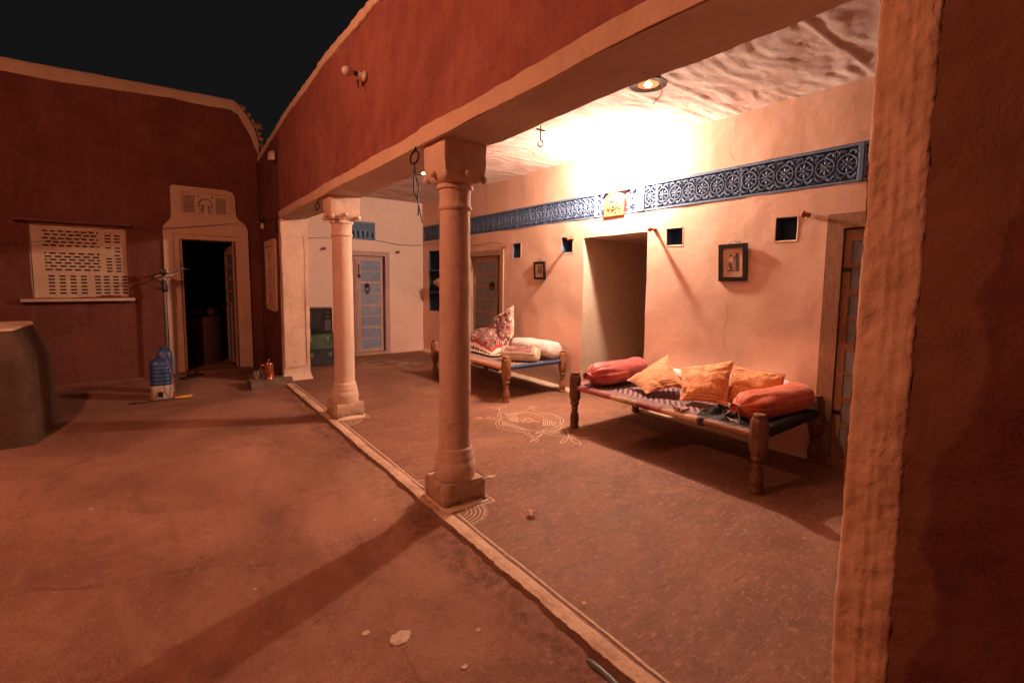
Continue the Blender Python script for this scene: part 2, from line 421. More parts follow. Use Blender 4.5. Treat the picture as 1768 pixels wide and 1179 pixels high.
def wood(name, a, b, c, kind='Object', scale=(8,8,1.2), rough=.6):
    t = NT(name); co = t.coords(kind, scale); n = t.noise(co, 4, 7, .7, 1.6); f = t.noise(co, 16, 5, .7, .4)
    col = t.ramp(n, [(.3, a), (.5, b), (.7, c)]); col = t.mix(t.ramp(f, [(.32, .6), (.5, 0.0)]), col, tuple(x*.45 for x in a))
    return t.done(col, rough, t.bump(f, .5, .003), spec=.4)
M_WOOD = wood('old_teak', (.22,.10,.05), (.33,.16,.085), (.42,.23,.125))
M_LEG = wood('polished_turned_wood', (.085,.032,.016), (.15,.06,.028), (.22,.095,.045), rough=.38)
M_LEG2 = wood('light_turned_wood', (.17,.066,.028), (.27,.11,.045), (.36,.16,.07), rough=.42)
M_PINKWOOD = wood('pink_painted_wood', (.42,.24,.22), (.52,.31,.28), (.58,.37,.33))
M_PALEWOOD = wood('pale_worn_wood', (.34,.19,.12), (.46,.27,.17), (.55,.34,.22))
M_PANEL = plain('blue_grey_door_panel', (.22,.26,.35), .6, scale=10, bump=.2)
M_PANELD = plain('grey_door_panel', (.25,.26,.30), .6, scale=10, bump=.2)
M_PANELG = plain('grey_green_glass_panel', (.16,.19,.17), .35, scale=6)
M_IRON = plain('dark_iron', (.035,.028,.025), .5, metal=.7)
M_BLACK = plain('black_lacquer', (.022,.014,.013), .35)
M_WIRE = plain('black_cable', (.02,.014,.012), .6)
M_STEEL = plain('bright_steel', (.62,.58,.54), .28, metal=1, var=.05)
M_GALV = plain('grey_pole_metal', (.25,.22,.20), .45, metal=.8)
M_COPPER = plain('copper', (.80,.34,.20), .22, metal=1, var=.08)
M_BLUEPL = plain('blue_plastic', (.030,.075,.19), .35, spec=.5)
M_CREAMPL = plain('cream_plastic', (.55,.43,.32), .45)
M_REDPL = plain('red_hose', (.30,.07,.05), .5)
M_YELLOW = plain('yellow_handle', (.75,.40,.07), .4)
M_PEG = plain('red_brown_peg', (.33,.07,.045), .6, scale=30, var=.25)
M_PAPER = plain('aged_paper', (.66,.40,.27), .8, scale=8, var=.06)
M_PHOTO = plain('print_pale', (.56,.36,.24), .7, scale=25, var=.3)
M_PHOTOD = plain('print_dark', (.08,.045,.035), .7, scale=25, var=.3)
M_GREEN = plain('green_trunk_paint', (.05,.085,.05), .5, scale=9, var=.3)
M_TRUNK = plain('black_trunk_paint', (.03,.026,.03), .5, scale=9, var=.3)
M_SCREEN = plain('tv_glass', (.03,.035,.035), .12, spec=.6)
M_CERAM = plain('white_porcelain', (.62,.50,.40), .35, var=.05)
M_BULBOFF = plain('frosted_bulb', (.70,.60,.52), .25, var=.04)
M_RUBBLE = plaster('rubble_stone', (.50,.33,.22), (.34,.20,.13), (.6,.42,.30), 6, 40, .8)
M_EARTH = plaster('dark_kerb_earth', (.22,.11,.07), (.13,.06,.04), (.30,.16,.10), 8, 60, .9)
M_JALI = plaster('cream_lattice', (.64,.46,.32), (.52,.35,.24), (.7,.53,.38), 3, 40, .4, bd=.003)

def emit(name, col, s):
    t = NT(name); t.done(tuple(min(1, c) for c in col), .5)
    t.b.inputs['Emission Color'].default_value = (*col, 1); t.b.inputs['Emission Strength'].default_value = s
    return t.mat
M_MAINBULB = emit('lit_bulb_glass', MAIN_COL, MAIN_STR)
M_YARDBULB = emit('lit_yard_bulb', YARD_COL, YARD_STR)
M_DOWNBULB = emit('lit_ceiling_bulb', (1, .60, .22), 60)
M_REFLECT = plain('brass_reflector', (.8,.5,.2), .25, metal=1, var=.05)

def fabric(name, stops, scale=30, weave=220, rough=.6, sheen=.3, spec=.3):
    t = NT(name); co = t.coords('Object'); a = t.noise(co, scale, 5, .6, .5); w = t.noise(co, weave, 2)
    col = t.ramp(a, stops); n = t.bump(w, .25, .001); t.done(col, rough, n, spec=spec)
    t.b.inputs['Sheen Weight'].default_value = sheen; return t.mat
M_CORAL = fabric('coral_satin', [(.3, (.36,.045,.042)), (.55, (.47,.075,.062)), (.8, (.56,.12,.085))], 14, 320, rough=.5, spec=.4)
M_ORSATIN = fabric('orange_satin', [(.3, (.50,.07,.03)), (.55, (.62,.115,.045)), (.8, (.70,.19,.08))], 14, 320, rough=.5, spec=.4)
def brocade(name, base, gold, sc):
    t = NT(name); co = t.coords('UV'); v = t.vor(co, sc, 'SMOOTH_F1'); n = t.noise(co, sc*1.2, 5, .65, 2.0)
    ck = t.new('ShaderNodeTexWave', wave_type='BANDS', bands_direction='DIAGONAL'); ck.inputs['Scale'].default_value = sc*.6; ck.inputs['Distortion'].default_value = 5
    ck.inputs['Detail'].default_value = 3; t.link(co, ck.inputs['Vector'])
    m = t.math('MULTIPLY', t.ramp(v, [(.25, 1.0), (.5, .1)]), t.ramp(ck.outputs['Fac'], [(.4, .2), (.6, 1.0)]))
    sx = t.new('ShaderNodeSeparateXYZ'); t.link(co, sx.inputs[0])
    bd = t.ramp(sx.outputs['Y'], [(.0, base), (.05, gold), (.08, base), (.11, gold), (.14, base), (.17, base)], 'CONSTANT')
    col = t.mix(t.ramp(n, [(.45, .0), (.6, .8)]), base, gold)
    col = t.mix(m, col, gold)
    col = t.mix(t.ramp(sx.outputs['Y'], [(.0, 1.0), (.17, 0.0)], 'CONSTANT'), col, bd)
    t.done(col, .6, t.bump(n, .6, .004, t.bump(t.noise(t.coords('Object'), 9, 4, .6, 1.5), .8, .02)), spec=.3); t.b.inputs['Sheen Weight'].default_value = .3
    return t.mat
M_BROC = brocade('gold_brocade', (.56,.13,.045), (.74,.40,.16), 34)
M_BROC2 = brocade('amber_brocade', (.58,.15,.05), (.74,.36,.12), 15)
def dotted():
    t = NT('white_sprigged_cotton'); co = t.coords('Object'); v = t.vor(co, 52)
    col = t.mix(t.ramp(v, [(.24, 1.0), (.34, 0.0)]), (.74,.62,.56), (.40,.17,.15))
    return t.done(col, .85, t.bump(t.noise(co, 8, 3), .5, .01))
M_SPRIG = dotted()
def printed(name):
    t = NT(name); co = t.coords('UV'); wc = t.warp(co, 5, .10); v = t.vor(wc, 6.0, out='Distance'); n = t.noise(co, 10, 4, .6, 2.5); cc = t.vor(wc, 6.0, out='Color')
    r = t.math('FRACT', t.math('MULTIPLY', v, 3.6))
    col = t.ramp(r, [(.0, (.045,.02,.025)), (.16, (.66,.50,.40)), (.27, (.27,.03,.04)), (.55, (.16,.02,.03)), (.68, (.66,.48,.38)), (.80, (.05,.02,.03))], 'CONSTANT')
    col = t.mix(t.ramp(n, [(.60, 0.0), (.62, .9)], 'CONSTANT'), col, (.05,.02,.025))
    col = t.mix(t.ramp(n, [(.35, .9), (.37, 0.0)], 'CONSTANT'), col, (.66,.48,.38))
    sc_ = t.new('ShaderNodeSeparateXYZ'); t.link(cc, sc_.inputs[0]); pk = t.ramp(sc_.outputs['X'], [(0.0, (.20,.02,.03)), (.45, (.58,.42,.33)), (.60, (.035,.018,.022)), (.8, (.34,.05,.045))], 'CONSTANT')
    col = t.mix(t.ramp(v, [(0.0, .95), (.22, 0.0)], 'CONSTANT'), col, pk)
    # zigzag border
    s = t.new('ShaderNodeSeparateXYZ'); t.link(co, s.inputs[0])
    def edge(a): return t.math('MINIMUM', a, t.math('SUBTRACT', 1.0, a))
    ex, ey = edge(s.outputs['X']), edge(s.outputs['Y']); e = t.math('MINIMUM', ex, ey)
    zx = t.math('PINGPONG', t.math('MULTIPLY', t.math('ADD', s.outputs['X'], s.outputs['Y']), 14), .5)
    z = t.math('ADD', t.math('MULTIPLY', zx, .05), .035)
    line = t.math('LESS_THAN', t.math('ABSOLUTE', t.math('SUBTRACT', e, z)), .013)
    border = t.math('LESS_THAN', e, .095)
    col = t.mix(border, col, (.76,.60,.47)); col = t.mix(t.math('MULTIPLY', border, line), col, (.07,.025,.03))
    red = t.math('MULTIPLY', t.math('LESS_THAN', e, .12), t.math('GREATER_THAN', e, .095)); col = t.mix(red, col, (.40,.05,.05))
    return t.done(col, .8, t.bump(t.noise(co, 6, 4), .4, .01), spec=.2)
M_PRINT = printed('block_printed_cotton')
def weave(name, c1, c2, c3=None, s=13):
    t = NT(name); co = t.coords('UV'); sp = t.new('ShaderNodeSeparateXYZ'); t.link(co, sp.inputs[0])
    # herringbone: diagonal strands whose slope flips in bands
    band = t.math('PINGPONG', t.math('MULTIPLY', sp.outputs['X'], 2.5), .5)
    d = t.math('ADD', t.math('MULTIPLY', sp.outputs['Y'], s*2.0), t.math('MULTIPLY', band, 5.0))
    f = t.math('FRACT', d)
    m = t.ramp(f, [(.0, 0.0), (.48, 1.0)], 'CONSTANT')
    n = t.noise(co, 30, 3)
    col = t.mix(m, c1, c2)
    col = t.mix(t.ramp(n, [(.55, 0.0), (.7, .45)]), col, c3 or c1)
    h = t.math('PINGPONG', f, .5)
    return t.done(col, .8, t.bump(h, .9, .006), spec=.2)
M_WEAVE1 = weave('purple_and_grey_webbing', (.085,.04,.06), (.28,.18,.165), (.24,.10,.12), 15)
M_WEAVE2 = weave('black_and_cream_webbing', (.06,.03,.035), (.52,.34,.25), None, 15)
def cloth_black():
    return plain('black_shiny_cloth', (.006,.004,.005), .55, spec=.08, scale=40)
M_BLKCLOTH = cloth_black()
# ------------------------------------------------------------------ the setting
XW, YF, HC = 2.668, 8.63, 2.90            # back wall, far wall, ceiling height
XO, XI, ZB = -0.19, 0.14, 2.222            # beam faces and soffit
Y0, Y3 = 0.479, 7.04                      # near pier edge, far pilaster face
GZ = -0.042

def ribbon(mb, pts, w, z, m=0, jit=.0, z2=0):
    P = [Vector((p[0], p[1], z)) for p in pts]; vs = []
    for i, p in enumerate(P):
        t = P[min(i+1, len(P)-1)]-P[max(i-1, 0)]; t.normalize(); s = Vector((-t.y, t.x, 0))
        ww = w*(1+jit*noise.noise(Vector((p.x*40, p.y*40, z))))*.5
        vs += [p-s*ww, p+s*ww]
    mb.add(vs, [(2*i, 2*i+1, 2*i+3, 2*i+2)[::-1] for i in range(len(P)-1)], m)

# courtyard ground: one sheet to the horizon, fine near the camera
def gcoords(lo, hi, fine_lo, fine_hi, st):
    a = breaks(fine_lo, fine_hi, st); b = []
    x = fine_lo; s = st
    while x > lo: s *= 1.6; x -= s; b.append(x)
    c = []; x = fine_hi; s = st
    while x < hi: s *= 1.6; x += s; c.append(x)
    return b[::-1]+a+c
gx = gcoords(-150, 150, -4.2, -.6, .06); gx = [x for x in gx if x < -.59]+breaks(-.59, -.14, .018)+[.1, .5, 1.5, 4, 9, 20, 50, 150]; gy = gcoords(-150, 150, .3, 8.7, .035)
def gh(x, y):
    inside = -6 < x < 0 and -2 < y < 9
    h = GZ+.006*nz((x, y, 0), 1.1)+.0025*nz((x, y, 3), 6)
    if inside:
        e = max(0, min(1, (x+.52)/.26)); h += .024*e*(1+.4*nz((x, y, 7), 3))+.008*e*nz((x, y, 7), 13)+.005*e*nz((x, y, 9), 30)
    return h
g = MB()
g.add([(x, y, gh(x, y)) for y in gy for x in gx], [(j*len(gx)+i, j*len(gx)+i+1, (j+1)*len(gx)+i+1, (j+1)*len(gx)+i) for j in range(len(gy)-1) for i in range(len(gx)-1)
   if not (gx[i] > -.12 and gx[i+1] < 5 and gy[j] > -3 and gy[j+1] < 12)])
def crack(pts, w):
    P = []
    S = smoothpath([(a, b, 0) for a, b in pts], 9)
    for p in S:
        P.append((p.x+.014*nz(p, 22), p.y+.014*nz(p, 22, 5)))
    vs = []
    for i, p in enumerate(P):
        ww = w*(.5+.5*abs(noise.noise(Vector((p[0]*9, p[1]*9, 1)))))
        vs += [(p[0], p[1]-ww/2, gh(*p)+.003), (p[0]+ww*.3, p[1]+ww/2, gh(*p)+.003)]
    g.add(vs, [(2*i, 2*i+2, 2*i+3, 2*i+1) for i in range(len(P)-1)], 1)
crack([(-2.4,3.3),(-2.04,3.06),(-1.88,2.95),(-1.79,2.91),(-1.66,2.885),(-1.51,2.83),(-1.36,2.78),(-1.21,2.675),(-1.06,2.616),(-.9,2.612),(-.744,2.628)], .005)
crack([(-.261,4.74),(-.231,4.506),(-.271,4.239),(-.395,3.824),(-.422,3.661),(-.367,3.587),(-.284,3.563)], .007)
crack([(-.9,2.6),(-.8,2.5),(-.72,2.47)], .003)
def splat(cx, cy, r, seed, n=90, k=.22):
    P = []
    for i in range(n):
        a = 2*pi*i/n; rr = r*(1+k*nz((cos(a), sin(a), seed), 2.2)+k*1.5*nz((cos(a), sin(a), seed), 14)+k*.6*max(0, nz((cos(a), sin(a), seed+4), 30)))
        P.append((cx+rr*cos(a), cy+rr*sin(a)*.8))
    g.add([(cx, cy, gh(cx, cy)+.004)]+[(a, b, gh(a, b)+.004) for a, b in P], [(0, i+1, (i+1) % n+1) for i in range(n)], 2)
splat(-.775, 1.775, .042, 1); splat(-.88, 1.88, .016, 3); splat(-.64, 1.5, .012, 4); splat(-.52, 2.75, .010, 6)
splat(-.50, 1.62, .010, 8); splat(-1.9, 3.9, .012, 9); splat(-1.2, 2.45, .008, 11)
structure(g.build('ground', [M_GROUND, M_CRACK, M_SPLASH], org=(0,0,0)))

# veranda floor
fx = breaks(-.158, XW+.02, .09); fy = breaks(-2.2, YF+.02, .10)
f = MB()
f.add([(x, y, .004*nz((x, y, 1), 1.6)+.0015*nz((x, y, 5), 7)) for y in fy for x in fx],
      [(j*len(fx)+i, j*len(fx)+i+1, (j+1)*len(fx)+i+1, (j+1)*len(fx)+i) for j in range(len(fy)-1) for i in range(len(fx)-1)])
structure(f.build('floor', M_FLOOR, org=(0,0,0)))
def fh(x, y): return .004*nz((x, y, 1), 1.6)+.0015*nz((x, y, 5), 7)
# passage floor behind the open doorway, room floor behind the courtyard door
f = MB(); f.box((XW+.02, 3.0, -.06), (6.0, 4.5, -.004)); structure(f.build('passage_floor', M_FLOOR, org=(XW, 3.7, 0)))

# kerb: whitewashed rough lip between courtyard and veranda
k = MB(); ky = breaks(-1.4, 7.1, .016)
sec = [(-.262, -.075, 1), (-.244, -.030, 1), (-.228, -.010, 1), (-.219, .0045, 0), (-.190, .010, 0), (-.162, .008, 0), (-.150, .0045, 0), (-.143, -.006, 0)]
vs = []
for y in ky:
    wv = .010*nz((0, y, 0), 1.7)+.004*nz((0, y, 0), 6)
    for i, (x, z, mm) in enumerate(sec):
        rag = (.007*nz((x, y, 2), 5)+.007*nz((x, y, 2), 23)*(1+nz((0, y, 6), 3))+.005*nz((x, y, 2), 61)-.014*max(0, nz((0, y, 4), 6)-.2)) if i <= 3 else .004*nz((x, y, 2), 8)
        vs.append((x+wv+rag, y, z+.003*nz((x, y, 9), 12)+.0015*nz((x, y, 9), 33)+(.008*nz((x, y, 3), 25) if i < 3 else 0)))
n = len(sec)
for i in range(n-1):
    k.add([v for v in vs], [(j*n+i, j*n+i+1, (j+1)*n+i+1, (j+1)*n+i)[::-1] for j in range(len(ky)-1)], 1 if i < 3 else 0)
structure(k.build('kerb', [M_KERB, M_EARTH], org=(-.19, 3, 0), smooth=60))

# ceiling of split stone slabs with limewashed joints
JY = [-1.2, -.3, .45, 1.35, 2.33, 2.61, 3.35, 4.05, 4.75, 5.45, 6.15, 6.85, 7.6, 8.2, YF+.1]
def joint(x, y):
    for i, j in enumerate(JY):
        jj = j-.05*(x-1.5)/1.2*(.5 if i % 2 else .25)+.012*nz((x, j, 0), 3)
        if abs(y-jj) < .022+.012*nz((x, j, 4), 2): return True
    return False
def chz(x, y):
    s = 0
    for i, j in enumerate(JY):
        if y > j: s = i
    h = .012*nz((s*3.1, 0, 0), 1.7)+.010*(x-1.4)*nz((s*1.7, 5, 0), 1.3)
    q = Vector((x*2.2+.4*nz((x, y, s), 1.5), y*4.2+1.2*nz((x, y, s), 1.3), s*2.3))
    a = noise.fractal(q*1.5, .75, 2.1, 6)
    r = 1-abs(noise.noise(q*2.2))*2
    st = math.floor(a*4)/4                    # cleaved ledges
    v = .55*a+.45*st+.18*r
    k = Vector((x*2.6+.8*nz((x, y, s), 3), y*15+2.2*nz((x, y, s), 2.5), s)); f2 = noise.fractal(k, .8, 2.1, 5); st2 = math.floor(f2*3.5)/3.5
    return h*.3+.004*v+.0055*(.4*f2+.6*st2), v
cx = breaks(.10, XW+.04, .02); cy = breaks(-.4, YF+.04, .02)
vs = []; hv = []; jm = []
for y in cy:
    for x in cx:
        if joint(x, y): vs.append((x, y, HC-.004+.003*nz((x, y, 0), 20))); hv.append(.9); jm.append(1)
        else:
            h, v = chz(x, y); vs.append((x, y, HC-max(-.05, h))); hv.append(max(0, min(1, .5+v*.75))); jm.append(0)
c = MB(); n = len(cx)
for j in range(len(cy)-1):
    pass
F = [(j*n+i, (j+1)*n+i, (j+1)*n+i+1, j*n+i+1) for j in range(len(cy)-1) for i in range(n-1)]
c.v = vs; c.f = F; c.m = [1 if sum(jm[q] for q in f_) >= 3 else 0 for f_ in F]
co = structure(c.build('ceiling', [M_CEIL, M_MORTAR], org=(0,0,0), smooth=50))
at = co.data.attributes.new('hgt', 'FLOAT', 'POINT'); at.data.foreach_set('value', hv)
r = MB(); r.box((.0, -2.2, HC+.11), (XW+.3, YF+.3, HC+.2)); r.box((.10, -2.2, HC-.02), (XW, -.42, HC+.1))
structure(r.build('roof_slab', M_SOFFIT, org=(1, 4, 3)))

# ---------------------------------------------------------------- back wall of the veranda (faces -x)
bw = thing('veranda_back_wall', 'long orange cream wall with square blue niches and a blue lattice band behind the cots', 'wall', (XW, 4.0, 0))
NICHES = [(5.46, 5.65, 1.745, 1.95), (4.39, 4.595, 1.775, 1.968), (2.84, 3.016, 1.783, 1.948), (1.79, 1.955, 1.766, 1.952)]
DR = (.46, 1.525, 0, 1.905); D2 = (5.90, 6.86, 0, 1.86)
H = [(3.255, 4.198, 0, 1.943, 3.0, True, True), DR+(.16, True, True), D2+(.30, True, True), (7.45, 8.36, .82, 1.963, None)]
H += [nn+(None,) for nn in NICHES]
H.append((-.6, 8.60, 2.163, 2.45, .035, True, False, 2))
uex = [h[0] for h in H]+[h[1] for h in H]; vex = [h[2] for h in H]+[h[3] for h in H]
ub = breaks(-2.2, YF+.02, .06, uex); vb = breaks(0, HC+.12, .07, vex)
def bpos(u, v, d):
    p = (XW, u, v); w = nz3(p, 3.2, 2)*.006+nz3(p, 11, 4)*.0025; big = .007*nz(p, 1.1, 8)
    fz = 2.10 < v < 2.52
    return Vector((XW+d-big+w.x*(1 if d == 0 else 0), u+w.y*(.4 if fz else 1), v+w.z*(.3 if fz else 1)))
m = MB(); holed(m, ub, vb, bpos, H, 0, 1)
wallmesh = m.build('plaster_face', [M_WALL, M_REVEAL, M_FRIEZEBACK], bw, smooth=50)
# blue niches and shelf recess (own parts), niches with a thin pale rim
for nn in NICHES+[(7.45, 8.36, .82, 1.963)]:
    q = MB(); y0, y1, z0, z1 = nn; small = y1-y0 < .5
    uu = [u for u in ub if y0-1e-6 <= u <= y1+1e-6]; vv = [v for v in vb if z0-1e-6 <= v <= z1+1e-6]
    holed(q, uu, vv, bpos, [nn+(.15 if small else .32, True, False, 0)], 0, 0)
    q.build('niche' if small else 'shelf_recess', M_BLUE, bw, smooth=0)
    if small:
        t = .011; q = MB(); ring_ = [(u, z0) for u in uu]+[(y1, v) for v in vv[1:]]+[(u, z1) for u in uu[::-1][1:]]+[(y0, v) for v in vv[::-1][1:-1]]
        vs = []
        for (u, v) in ring_:
            a = bpos(u, v, 0); o = Vector((0, t*(1 if u >= y1-1e-6 else -1 if u <= y0+1e-6 else 0)*(.4+.6*abs(nz((0, u, v), 9))), t*(.35 if v >= z1-1e-6 else -1 if v <= z0+1e-6 else 0)))
            vs += [a+Vector((-.0005, 0, 0)), a+o+Vector((-.003, 0, 0)), a+o*1.15+Vector((.002, 0, 0))]
        n = len(ring_)
        q.add(vs, [(3*k+i, 3*((k+1) % n)+i, 3*((k+1) % n)+i+1, 3*k+i+1) for k in range(n) for i in (0, 1)]); q.build('niche_rim', M_CREAM, bw, smooth=60)
for z in (1.18, 1.595):
    q = MB(); q.box((XW-.004, 7.455, z-.016), (XW+.31, 8.355, z+.016)); q.build('shelf', M_BLUE, bw, bevel=.004)
q = MB(); q.box((XW+.01, 7.88, .83), (XW+.31, 7.91, 1.955)); q.build('shelf_divider', M_BLUE, bw, bevel=.004)
# low rough skirting ledge with a white line
q = MB()
for a, b in ((1.54, 3.25), (4.2, 5.9), (6.87, 8.63)):
    yy = breaks(a, b, .05); S = [(XW-.075, .003), (XW-.068, .018), (XW-.03, .026), (XW+.01, .05)]
    vs = [(x+.008*nz((x, y, 1), 6)+.006*nz((x, y, 1), 17), y, z+.004*nz((x, y, 4), 11)) for y in yy for x, z in S]
    q.add(vs, [(j*4+i, j*4+i+1, (j+1)*4+i+1, (j+1)*4+i)[::-1] for j in range(len(yy)-1) for i in range(3)])
q.build('skirting', M_CREAM, bw)
# projecting pegs
def peg(parent, p, d):
    M = Matrix.Translation(Vector(p)) @ Vector((0, 0, 1)).rotation_difference(Vector(d)).to_matrix().to_4x4()
    q = MB(); q.lathe([(.022, 0), (.022, .012), (.014, .02), (.013, .055), (.019, .062), (.023, .092), (.018, .108), (.006, .115)], 12, M, wob=.004)
    up = Vector((0, 0, 1)); c = Vector(p)+Vector(d)*.085
    q.sphere(c+up*.016, .014, 10, 0, (1, 1, 1.1)); q.sphere(c-up*.018, .010, 8)
    return q.build('peg', M_PEG, parent)
for y, z in ((1.712, 1.953), (3.164, 1.955), (4.385, 1.944), (5.80, 1.93)): peg(bw, (XW-.006, y, z), (-1, 0, -.05))
# little nail near the lamp
q = MB(); q.tube([(XW, 3.385, 2.755), (XW-.03, 3.385, 2.757), (XW-.034, 3.385, 2.77)], .005); q.sphere((XW-.004, 3.385, 2.755), .014, 8); q.build('wall_nail', M_IRON, bw)
# cracks in the plaster
q = MB()
for P in ([(2.33,2.88),(2.36,2.78),(2.33,2.70),(2.39,2.62),(2.38,2.55),(2.34,2.50)], [(1.62,2.84),(1.68,2.78),(1.70,2.72)], [(2.36,1.25),(2.34,1.1),(2.37,.95),(2.35,.8)]):
    S = smoothpath([(XW, a, b) for a, b in P], 6); vs = []
    for s in S:
        w = .0016+.0012*nz(s, 20); yy, zz = s.y+.006*nz(s, 30), s.z
        p0 = bpos(yy, zz, 0); vs += [(p0.x-.003, yy-w, zz), (p0.x-.003, yy+w, zz)]
    q.add(vs, [(2*i, 2*i+1, 2*i+3, 2*i+2) for i in range(len(S)-1)])
q.build('plaster_crack', plain('hairline_crack', (.35,.17,.10), .9), bw)

# ---- blue lattice frieze
def motif(q, y, w, h):
    """one rosette tile centred on y (local coordinates: y along, z up, x depth with -x outwards)"""
    R = w*.455; zc = h/2
    seg = 22
    q.tube([(-.004, y+R*cos(2*pi*k/seg), zc+R*1.08*sin(2*pi*k/seg)) for k in range(seg+1)], .0068, 6, caps=False)
    for k in range(4):                                    # eight slim petals
        a = pi*k/4+pi/8*0
        for sgn in (1, -1):
            d = Vector((0, cos(a)*sgn, sin(a)*sgn*1.08)); s = Vector((0, -sin(a)*sgn, cos(a)*sgn))
            c = Vector((-.002, y, zc)); tip = c+d*R*.98; mid = c+d*R*.55
            q.add([c, mid+s*R*.19, tip, mid-s*R*.19, mid+Vector((-.009, 0, 0))], [(0, 1, 4), (1, 2, 4), (2, 3, 4), (3, 0, 4)])
    q.sphere((-.004, y, zc), .009, 8)
    for sz in (1, -1):                                    # leaf scrolls above and below
        for sy in (1, -1):
            base = Vector((-.003, y, zc+sz*R*1.1)); hh = h/2-R*1.1-.012
            P = smoothpath([base, base+Vector((0, sy*w*.16, sz*hh*.55)), base+Vector((0, sy*w*.33, sz*hh*.62)), base+Vector((0, sy*w*.41, sz*hh*.15)), base+Vector((0, sy*w*.33, -sz*hh*.05))], 4)
            q.tube(P, [.0035+.006*sin(pi*min(1, i/len(P)*1.1)) for i in range(len(P))], 5)
            P = smoothpath([base+Vector((0, sy*w*.5, sz*(hh+.004))), base+Vector((0, sy*w*.42, sz*hh*.72)), base+Vector((0, sy*w*.22, sz*hh*.95)), base+Vector((0, sy*w*.05, sz*hh*.6))], 4)
            q.tube(P, .0045, 5)
            P = smoothpath([base+Vector((0, sy*w*.49, -sz*R*.5)), base+Vector((0, sy*w*.47, sz*.002)), base+Vector((0, sy*w*.5, sz*hh*.5))], 3)
            q.tube(P, .0042, 5)
def frieze_mesh(n, w, h):
    q = MB(); b = .024
    L = n*w
    q.box((-.010, -L/2, 0), (.030, L/2, .017)); q.box((-.014, -L/2, h-b), (.030, L/2, h-.002))
    q.box((-.008, -L/2, .0171), (.028, -L/2+.009, h-b-.0001)); q.box((-.008, L/2-.009, .0171), (.028, L/2, h-b-.0001))
    z0, z1 = .017, h-b
    qq = MB()
    for i in range(n): motif(qq, -L/2+w*(i+.5), w*.96, z1-z0)
    q.add([(v[0], v[1], v[2]+z0) for v in qq.v], qq.f)
    return q
FZ0, FZH = 2.165, .283
cache = {}
def panel(y0, y1, n):
    w = (y1-y0)/n
    key = (n, round(w, 3))
    if key not in cache:
        o = frieze_mesh(n, w, FZH).build('frieze_panel', M_FRIEZE, None, org=(0, 0, 0), smooth=50); o.parent = bw; cache[key] = o
    else:
        o = cache[key].copy(); COL.objects.link(o)
    o.location = (.004, (y0+y1)/2-4.0, FZ0)
for a, b, n in ((.48, 1.36, 6), (1.395, 2.276, 6), (2.279, 3.16, 6), (3.163, 3.31, 1), (4.035, 4.943, 6), (4.946, 5.551, 4), (5.554, 6.159, 4), (6.162, 7.07, 6), (7.073, 7.981, 6), (7.984, 8.589, 4)):
    panel(a, b, n)
for a, b in ((1.362, 1.393), (3.312, 3.42), (3.985, 4.033)):
    q = MB(); q.box((XW-.012, a, FZ0+.001), (XW+.03, b, FZ0+FZH-.003)); q.build('frieze_divider', M_FRIEZE, bw, bevel=.003)
# centre panel: leaf scrolls either side of an arched orange plaque
q = MB(); q.box((XW-.008, 3.4202, FZ0), (XW+.03, 3.9848, FZ0+.014)); q.box((XW-.014, 3.4202, FZ0+FZH-.024), (XW+.03, 3.9848, FZ0+FZH-.002))
for yc in (3.497, 3.935):
    ws = .05 if yc > 3.6 else .065
    q.tube(smoothpath([(XW, yc, FZ0+.012), (XW-.004, yc+.25*ws, FZ0+.09), (XW-.004, yc-.25*ws, FZ0+.17), (XW, yc, FZ0+.262)], 6), .006, 6)
    for i, (dz, sg) in enumerate(((.04, 1), (.075, -1), (.115, 1), (.15, -1), (.19, 1), (.225, -1))):
        base = Vector((XW-.003, yc, FZ0+dz)); d = Vector((0, sg*ws*.95, .028)); s = Vector((0, -.012, .022*sg))
        q.add([base, base+d*.5+s*.8, base+d, base+d*.5-s*.8, base+d*.5+Vector((-.012, 0, 0))], [(0, 1, 4), (1, 2, 4), (2, 3, 4), (3, 0, 4)])
q.build('frieze_leaf_panel', M_FRIEZE, bw, smooth=40)
q = MB(); yc, hw = 3.725, .150; z0 = FZ0-.012; zt = FZ0+.165
arch = [(-hw, 0), (hw, 0), (hw, .165)]+[(hw*cos(a), .165+.10*sin(a)) for a in [pi*i/12 for i in range(1, 12)]]+[(-hw, .165)]
q.plate(arch, [], .05, (XW-.012, yc, z0), (0, -1, 0), (0, 0, 1))
q.plate([(a*.98, b) for a, b in arch], [[(a*.84, .012+b*.90) for a, b in arch]], .012, (XW-.020, yc, z0), (0, -1, 0), (0, 0, 1))
rr = random.Random(3)
for i in range(34):                                        # weathered floral relief
    a = rr.uniform(0, 2*pi); rad = rr.uniform(.2, .9)
    q.sphere((XW-.014, yc+cos(a)*rad*.11, z0+.125+sin(a)*rad*.095), rr.uniform(.008, .018), 8, 0, (.7, 1, 1), .3, i)
q.sphere((XW-.014, yc, z0+.12), .034, 12, 0, (.6, 1, 1.2), .3, 2); q.sphere((XW-.018, yc, z0+.17), .024, 10, 0, (.6, 1, 1), .3, 5)
q.build('frieze_plaque', M_PLAQUE, bw, smooth=40)

